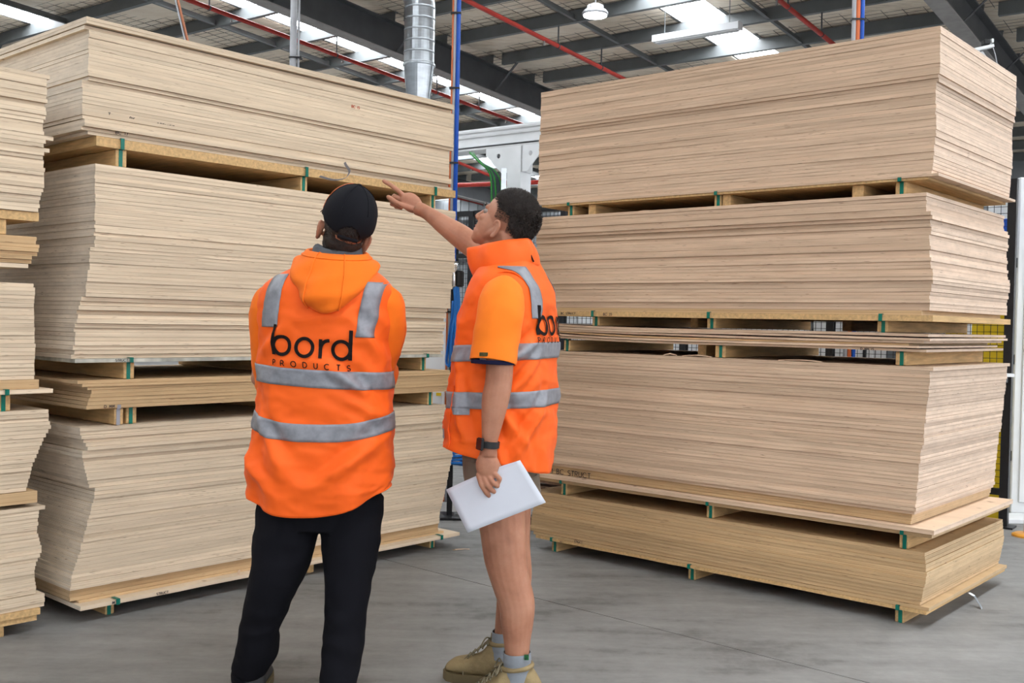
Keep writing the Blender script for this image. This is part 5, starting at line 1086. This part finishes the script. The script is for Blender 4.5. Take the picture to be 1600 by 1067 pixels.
# shorts
bm = BM()
limb(bm, [(*w2(783, 640, D2+0.0), 0.165, 0.12), (*w2(783, 700, D2+0.0), 0.172, 0.13), (*w2(783, 745, D2+0.0), 0.168, 0.125)], 28, 14, side=tuple(l2v))
limb(bm, [(*w2(774, 720, D2-0.07), 0.104, 0.11), (*w2(776, 755, D2-0.075), 0.104, 0.108), (*w2(780, 785, D2-0.08), 0.100, 0.104)], 26, 30, wr=0.005, wf=(9, 9, 9), seed=3, side=tuple(l2v))
limb(bm, [(*w2(790, 720, D2+0.09), 0.104, 0.11), (*w2(796, 755, D2+0.11), 0.104, 0.108), (*w2(800, 785, D2+0.12), 0.100, 0.104)], 26, 30, wr=0.005, wf=(9, 9, 9), seed=8, side=tuple(l2v))
obj('shorts', fuse(bm, 0.006, 3), SHORTS, P2, smooth=True)
# vest
def z2(y, x=788): return w2(x, y).z
def fold2(th, z):
    v_ = wrinkle((cos(th)*0.22, sin(th)*0.2, z), 0.011, (6, 6, 8), 9.1)+wrinkle((cos(th)*0.22, sin(th)*0.2, z), 0.005, (15, 15, 20), 2.2)
    lowm = max(0, min(1, (1.0-z)/0.25)); v_ += lowm*0.011*sin(th*6+0.4+z*4)
    for (tc_, zc_, ang, L_, am) in ((-0.5, 1.22, -0.5, 0.11, 0.014), (-0.7, 1.15, -0.7, 0.10, 0.012), (-0.35, 1.02, 0.8, 0.12, 0.012), (-0.9, 0.98, -0.9, 0.12, 0.012), (0.35, 1.05, 1.3, 0.14, 0.012), (-0.15, 0.95, 1.2, 0.1, 0.01)):
        dx, dz = (th if th < pi else th-2*pi)-tc_, z-zc_; dx *= 0.19; u_ = dx*cos(ang)+dz*sin(ang); w_ = -dx*sin(ang)+dz*cos(ang)
        am *= 1.6; v_ += am*math.exp(-(u_/L_)**2-(w_/0.018)**2)-am*0.7*math.exp(-(u_/L_)**2-((w_-0.032)/0.02)**2)
    sh = max(0, min(1, (z-1.40)/0.08)); return v_*(1-sh*0.85)
zh2 = z2(712)
def hem2(th, z):
    k = max(0, 1-(z-zh2)/0.18); return k*k*(0.045*sin(th)+0.012*abs(cos(th)))
def row2(y, x, rl, rf, dd=0.0): q = w2(x, y, D2+dd); return (q.z, q.x, q.y, rl, rf)
T2 = Torso([row2(712, 781, 0.205, 0.178), row2(660, 782, 0.208, 0.180), row2(600, 788, 0.205, 0.172), row2(540, 792, 0.205, 0.160), row2(490, 796, 0.203, 0.150), row2(455, 800, 0.195, 0.136), row2(436, 799, 0.180, 0.116), row2(422, 799, 0.145, 0.104), row2(410, 799, 0.110, 0.094), row2(398, 799, 0.090, 0.086)],
           l2v, f2v, 0.75, fold2, hem2)
bm = T2.mesh(110, 150); solid(bm, 0.003); V2 = obj('vest', bm, VEST, P2, smooth=True)
obj('reflective_tape', tape_ring(T2, z2(549), 0.055, lambda th: -0.010*sin(th)), TAPE, V2, smooth=True)
obj('reflective_tape', tape_ring(T2, z2(618), 0.055, lambda th: -0.008*sin(th)-0.004), TAPE, V2, smooth=True)
obj('reflective_tape', strip(T2, 0.125, z2(419), 0.128, z2(497), 0.046, 36), TAPE, V2, smooth=True)
obj('reflective_tape', strip(T2, -0.125, z2(419), -0.128, z2(497), 0.046, 36), TAPE, V2, smooth=True)
letters(V2, 'bord', 0.100, 0.0112, lambda a, b_: T2.back(0.128-a, z2(521)+b_, 0.005), 0.0, 0.06, 0.0008, PRINT)
letters(V2, 'PRODUCTS', 0.0175, 0.0030, lambda a, b_: T2.back(0.128-a, z2(533)+b_, 0.005), 1.24, 0.2, 0.0006, PRINT)
# stand-up collar, open at the front
bm = BM(); rows = []; nC = 60
for i in range(nC+1):
    th = radians(90+28+i*(304/nC)); fr_ = max(0, sin(th)); ring = []      # 90 deg is the front
    for k in range(11):
        t = k/10; sn = sin(th)
        c_ = w2(794, 430)*(1-t)+w2(779, 382)*t; z_ = c_.z-0.032*sn*(1-t)-0.020*sn*t
        rl, rf = 0.126*(1-t)+0.088*t, 0.108*(1-t)+0.110*t
        p_ = Vector((c_.x, c_.y, z_))+l2v*rl*cos(th)+f2v*rf*sn
        p_ += (l2v*cos(th)+f2v*sn)*(0.012*sin(pi*t)+0.005*sin(th*5+t*3)*t+0.004*sin(th*9)*t)
        ring.append(bm.verts.new(p_))
    rows.append(ring)
grid_faces(bm, rows, False); solid(bm, 0.005); obj('collar', bm, VEST, V2, smooth=True)
bm = BM(); qn = w2(824, 393, D2-0.075); box(bm, (qn.x-0.012, qn.y-0.004, qn.z-0.004), (qn.x+0.010, qn.y+0.002, qn.z+0.010)); tube(bm, [qn, qn+Vector((0.012, -0.006, -0.012)), qn+Vector((0.022, -0.010, -0.035))], 0.003, 6); obj('hanging_loop', bm, PRINT, V2)
# small reflective badge and pocket on the front flank
def patch(T, th0, th1, za, zb, off=0.004):
    bm = T.mesh(5, 8, za, zb, th0, th1, off); solid(bm, 0.0012); return bm
obj('badge', patch(T2, radians(48), radians(57), z2(692), z2(672)), TAPE, V2)
obj('pocket_flap', patch(T2, radians(8), radians(22), z2(642), z2(632), 0.006), TAPE, V2)
bm = BM(); tube(bm, [T2.pt(radians(33+2*sin(k)), z2(600)+(z2(705)-z2(600))*k/12, 0.003) for k in range(13)], 0.0022, 6); obj('side_seam', bm, VEST, V2)
# armhole edge standing off the sleeve
bm = BM(); limb(bm, [(*w2(800, 456, D2-0.05), 0.070, 0.078), (*w2(795, 459, D2-0.105), 0.079, 0.082), (*w2(791, 463, D2-0.150), 0.0835, 0.084)], 36, 12, wr=0.004, wf=(12, 12, 12), seed=4, cap=False); solid(bm, 0.004); obj('armhole_edge', bm, VEST, V2, smooth=True)
# t-shirt sleeves
bm = BM(); limb(bm, [(*w2(794, 452, D2-0.10), 0.056, 0.060), (*w2(787, 464, D2-0.165), 0.070, 0.068), (*w2(781, 490, D2-0.205), 0.076, 0.072), (*w2(775, 530, D2-0.225), 0.075, 0.068), (*w2(770, 566, D2-0.24), 0.0735, 0.065)], 36, 50, wr=0.006, wf=(8, 8, 10), seed=6, cap=False); solid(bm, 0.003)
SL = obj('shirt_sleeve', bm, TEE, P2, smooth=True)
bm = BM(); limb(bm, [(*w2(770.3, 562, D2-0.24), 0.0715, 0.063), (*w2(770, 568.5, D2-0.24), 0.0715, 0.063)], 36, 4, cap=False); solid(bm, 0.003); obj('sleeve_hem', bm, NAVY, SL, smooth=True)
qn = w2(756, 553, D2-0.30); bm = BM(); box(bm, (qn.x-0.014, qn.y-0.004, qn.z-0.007), (qn.x+0.013, qn.y+0.004, qn.z+0.005)); obj('sleeve_tag', bm, mat('tag_dark', (0.05, 0.04, 0.005), 0.7, var=0.5, scale=150), SL)
bm = BM(); limb(bm, [(*w2(808, 436, D2+0.13), 0.060, 0.064), (*w2(800, 425, D2+0.20), 0.072, 0.070), (*w2(776, 409, D2+0.25), 0.069, 0.066)], 30, 30, wr=0.005, wf=(8, 8, 10), seed=2, cap=False, side=(0, 0, 1)); solid(bm, 0.003); obj('shirt_sleeve', bm, TEE, P2, smooth=True)
# hair: cropped, faded at the sides
def reg2(p):
    if p.x > 0.070-0.30*max(0, 0.06-p.z) and p.z < 0.075: return 0.0
    low = float(np.interp(p.x, [-0.085, -0.07, -0.045, -0.036, 0.02, 0.05], [-0.050, -0.042, -0.018, 0.012, 0.020, 0.050]))
    return max(0.0, min(1.0, (p.z-low)/0.036))
bm = BM(); head_shell(bm, HM2, lambda p: reg2(p) > 0.30, 0.0015, 120, 90, 0.003, rz=0.102); solid(bm, 0.002); H2 = obj('hair', bm, HAIR, P2, smooth=True)
bm = BM(); strands(bm, HM2, lambda p: min(1, reg2(p)), 16000, 0.010, 0.017, lambda p: tuple(np.array((-0.25, 0, -1.0))*(1-min(1, max(0, (p.z+0.01)/0.10)))+np.array((0.9, 0, 0.15))*min(1, max(0, (p.z+0.01)/0.10))), 11, w=0.0013, off=0.001, rz=0.101); obj('strands', bm, HAIR, H2, kind='stuff')
bm = BM(); strands(bm, HM2, lambda p: 0.8 if (p.z > -0.060 and reg2(p) < 0.7 and p.x < 0.022 and p.z < 0.06 and (p.z > -0.002 or p.x < -0.040)) else 0, 12000, 0.003, 0.005, lambda p: (-0.2, 0, -0.8), 12, w=0.00055, off=-0.0005); obj('stubble', bm, HAIR, H2, kind='stuff')
for s in (1, -1):
    bm = BM(); tube(bm, [HM2 @ Vector(q) for q in ((0.083, s*0.046, 0.018), (0.091, s*0.034, 0.024), (0.095, s*0.018, 0.021))], [0.003, 0.0045, 0.003], 6); obj('eyebrow', bm, HAIR, P2)
    bm = BM(); ellipsoid(bm, HM2 @ Vector((0.0705, s*0.032, -0.001)), (0.0120, 0.0120, 0.0120), None, 14); ey = obj('eye', bm, EYEW, P2, smooth=True)
    bm = BM(); ellipsoid(bm, HM2 @ Vector((0.0795, s*0.033, 0.0)), (0.004, 0.0055, 0.0055), HM2.to_3x3(), 10); obj('iris', bm, HAIR, ey, smooth=True)
bm = BM(); ellipsoid(bm, HM2 @ Vector((0.088, 0, -0.063)), (0.008, 0.022, 0.005), HM2.to_3x3(), 12); ellipsoid(bm, HM2 @ Vector((0.086, 0, -0.074)), (0.008, 0.020, 0.006), HM2.to_3x3(), 12); obj('lips', fuse(bm, 0.0015, 2), LIP, P2, smooth=True)
# watch
wc_ = w2(765, 694, D2-0.25); wt = (w2(763, 712, D2-0.25)-w2(767, 670, D2-0.25)).normalized(); wu = (Vector((1, 0, 0))-wt*wt.x).normalized(); wv = wt.cross(wu)
bm = BM(); pts_i = []
rows = []
for k in range(32):
    a = 2*pi*k/32; rows.append([bm.verts.new(wc_+wu*(0.0300*cos(a)*e)+wv*(0.0335*sin(a)*e)+wt*h_) for e, h_ in ((1.0, -0.011), (1.09, -0.010), (1.09, 0.010), (1.0, 0.011))])
rows.append(rows[0])
for i in range(32):
    for k in range(4): bm.faces.new((rows[i][k], rows[i+1][k], rows[i+1][(k+1) % 4], rows[i][(k+1) % 4]))
W2_ = obj('watch', bm, RUBBER, P2, smooth=False)
od = (-wu*0.80-Vector((0, 1, 0))*0.55).normalized(); od = (od-wt*od.dot(wt)).normalized(); sd = wt.cross(od)
Mw = Matrix((sd, wt, od)).transposed().to_4x4(); Mw.translation = wc_+od*0.0335
bm = BM(); box(bm, (-0.017, -0.020, -0.003), (0.017, 0.020, 0.008), Mw, bev=0.004); obj('watch_case', bm, RUBBER, W2_, smooth=False)
bm = BM(); box(bm, (-0.0145, -0.0175, 0.0078), (0.0145, 0.0175, 0.0088), Mw); obj('watch_glass', bm, mat('watch_glass', (0.01, 0.01, 0.015), 0.08, spec=0.6), W2_)
bm = BM(); lathe(bm, [(0.003, 0), (0.0032, 0.003), (0.002, 0.004)], (0, 0, 0), 10, Mw @ Matrix.Translation((0.017, 0.008, 0.003)) @ Matrix.Rotation(pi/2, 4, 'Y')); obj('crown', bm, GALV, W2_)
# socks and boots
def boot(parent, ank, fwd, laces=True):
    f_ = Vector(fwd).normalized(); s_ = Vector((-f_.y, f_.x, 0)); heel = Vector((ank.x, ank.y, 0))-f_*0.085
    bm = BM(); rows = []
    K = [(0.0, 0.045, 0.030, 0.10, 0.036), (0.035, 0.055, 0.030, 0.155, 0.044), (0.09, 0.075, 0.028, 0.168, 0.047), (0.135, 0.075, 0.028, 0.155, 0.047), (0.165, 0.070, 0.028, 0.118, 0.048), (0.20, 0.06, 0.028, 0.098, 0.050), (0.24, 0.055, 0.028, 0.088, 0.052), (0.275, 0.05, 0.028, 0.078, 0.048), (0.298, 0.045, 0.03, 0.062, 0.036), (0.308, 0.04, 0.032, 0.05, 0.02)]
    S = spline(K, 34)
    for (t, _, zb2, zt2, w_) in S:
        c_ = heel+f_*t; ring = []
        for k in range(20):
            a = 2*pi*k/20; taper = 1-0.25*max(0, sin(a)); ring.append(bm.verts.new(c_+s_*(w_*taper*sp(cos(a), 0.75))+Vector((0, 0, (zb2+zt2)/2+(zt2-zb2)/2*sp(sin(a), 0.75)))))
        rows.append(ring)
    grid_faces(bm, rows); bo_ = obj('boot', bm, BOOT, parent, smooth=True)
    bm = BM(); rows = []
    for (t, w_) in ((-0.008, 0.024), (0.01, 0.040), (0.06, 0.048), (0.12, 0.047), (0.20, 0.054), (0.26, 0.056), (0.295, 0.044), (0.316, 0.018)):
        c_ = heel+f_*t; rows.append([bm.verts.new(c_+s_*(w_*e)+Vector((0, 0, z))) for e, z in ((-1, 0), (1, 0), (1.03, 0.034), (-1.03, 0.034))])
    grid_faces(bm, rows); obj('sole', bm, SOLE, bo_)
    bm = BM(); tube(bm, [heel+f_*(0.085+0.050*cos(2*pi*k/24))+s_*(0.046*sin(2*pi*k/24))+Vector((0, 0, 0.158-0.006*cos(2*pi*k/24))) for k in range(24)], 0.009, 8, True); obj('padded_collar', bm, BOOT, bo_, smooth=True)
    for k in range(5):
        f = k/4; c_ = heel+f_*(0.140+0.075*f)+Vector((0, 0, 0.156-0.058*f)); w_ = 0.028
        bm = BM(); tube(bm, [c_-s_*w_+Vector((0, 0, -0.010)), c_+Vector((0, 0, 0.004)), c_+s_*w_+f_*0.014+Vector((0, 0, -0.014))], 0.0028, 6); tube(bm, [c_+s_*w_+Vector((0, 0, -0.010)), c_+Vector((0, 0, 0.005)), c_-s_*w_+f_*0.014+Vector((0, 0, -0.014))], 0.0028, 6); obj('lace', bm, LACE, bo_)
    for sg in (1, -1):
        c_ = heel+f_*0.135+Vector((0, 0, 0.162)); bm = BM(); tube(bm, [Vector(q) for q in spline([tuple(c_), tuple(c_+s_*sg*0.03+f_*0.01+Vector((0, 0, 0.012))), tuple(c_+s_*sg*0.055+f_*0.02+Vector((0, 0, -0.012))), tuple(c_+s_*sg*0.035+f_*0.025+Vector((0, 0, -0.022))), tuple(c_+f_*0.008)], 18)], 0.0026, 6); obj('lace', bm, LACE, bo_)
    bm = BM(); tube(bm, [heel+f_*(0.225+0.0*k)+s_*(0.05*cos(pi*k/12))+Vector((0, 0, 0.034+0.052*sin(pi*k/12))) for k in range(13)], 0.0022, 6); obj('toe_seam', bm, LACE, bo_)
    return bo_
aL = w2(808, 1050, D2-0.085); aR = w2(787, 1040, D2+0.18)
for ank, y0, xs in ((aL, 1018, 808), (aR, 985, 789)):
    d_ = ank.y; topz = at(xs, y0, d_).z; bm = BM()
    limb(bm, [(at(xs, y0, d_).x, d_, topz, 0.046, 0.0495), (at(xs, y0, d_).x+0.0005, d_, topz-0.022, 0.0475, 0.051), (ank.x, d_, topz-0.05, 0.046, 0.049), (ank.x, d_, 0.10, 0.047, 0.05)], 28, 40, wr=0.002, wf=(6, 6, 45), seed=3, cap=False, side=tuple(f2v)); solid(bm, 0.002)
    sk = obj('sock', bm, SOCK, P2, smooth=True)
    if ank is aL:
        q = at(822, 1027, d_-0.043); bm = BM(); box(bm, (q.x-0.006, q.y-0.004, q.z-0.008), (q.x+0.009, q.y+0.006, q.z+0.008)); obj('sock_label', bm, mat('label_green', (0.01, 0.10, 0.03), 0.6, var=0.6, scale=120), sk)
boot(P2, aL, f2v+Vector((0.12, -0.35, 0))); boot(P2, aR, f2v+Vector((0.0, 0.0, 0)))
# sheet of paper held in the hand
TL, TR, BR = at(697, 765, 3.425), at(815, 717, 3.335), at(853, 785, 3.245)
ex, ey_ = TR-TL, BR-TR; bm = BM(); rows = []; nn = ex.cross(ey_).normalized()
for i in range(15):
    u = i/14; row = []
    for k in range(11):
        v2_ = k/10; bend = 0.012*sin(pi*u)*(1-v2_)+0.010*max(0, u-0.75)**2/0.06*(1-v2_); row.append(bm.verts.new(TL+ex*u+ey_*v2_+nn*bend*(1 if nn.y < 0 else -1)-Vector((0, 0, 0.006*max(0, u-0.8)*5*(1-v2_)))))
    rows.append(row)
grid_faces(bm, rows, False); solid(bm, 0.0006); obj('paper_sheet', bm, PAPER, label='white paper sheets held in the hand with the black watch', cat='paper', smooth=True)
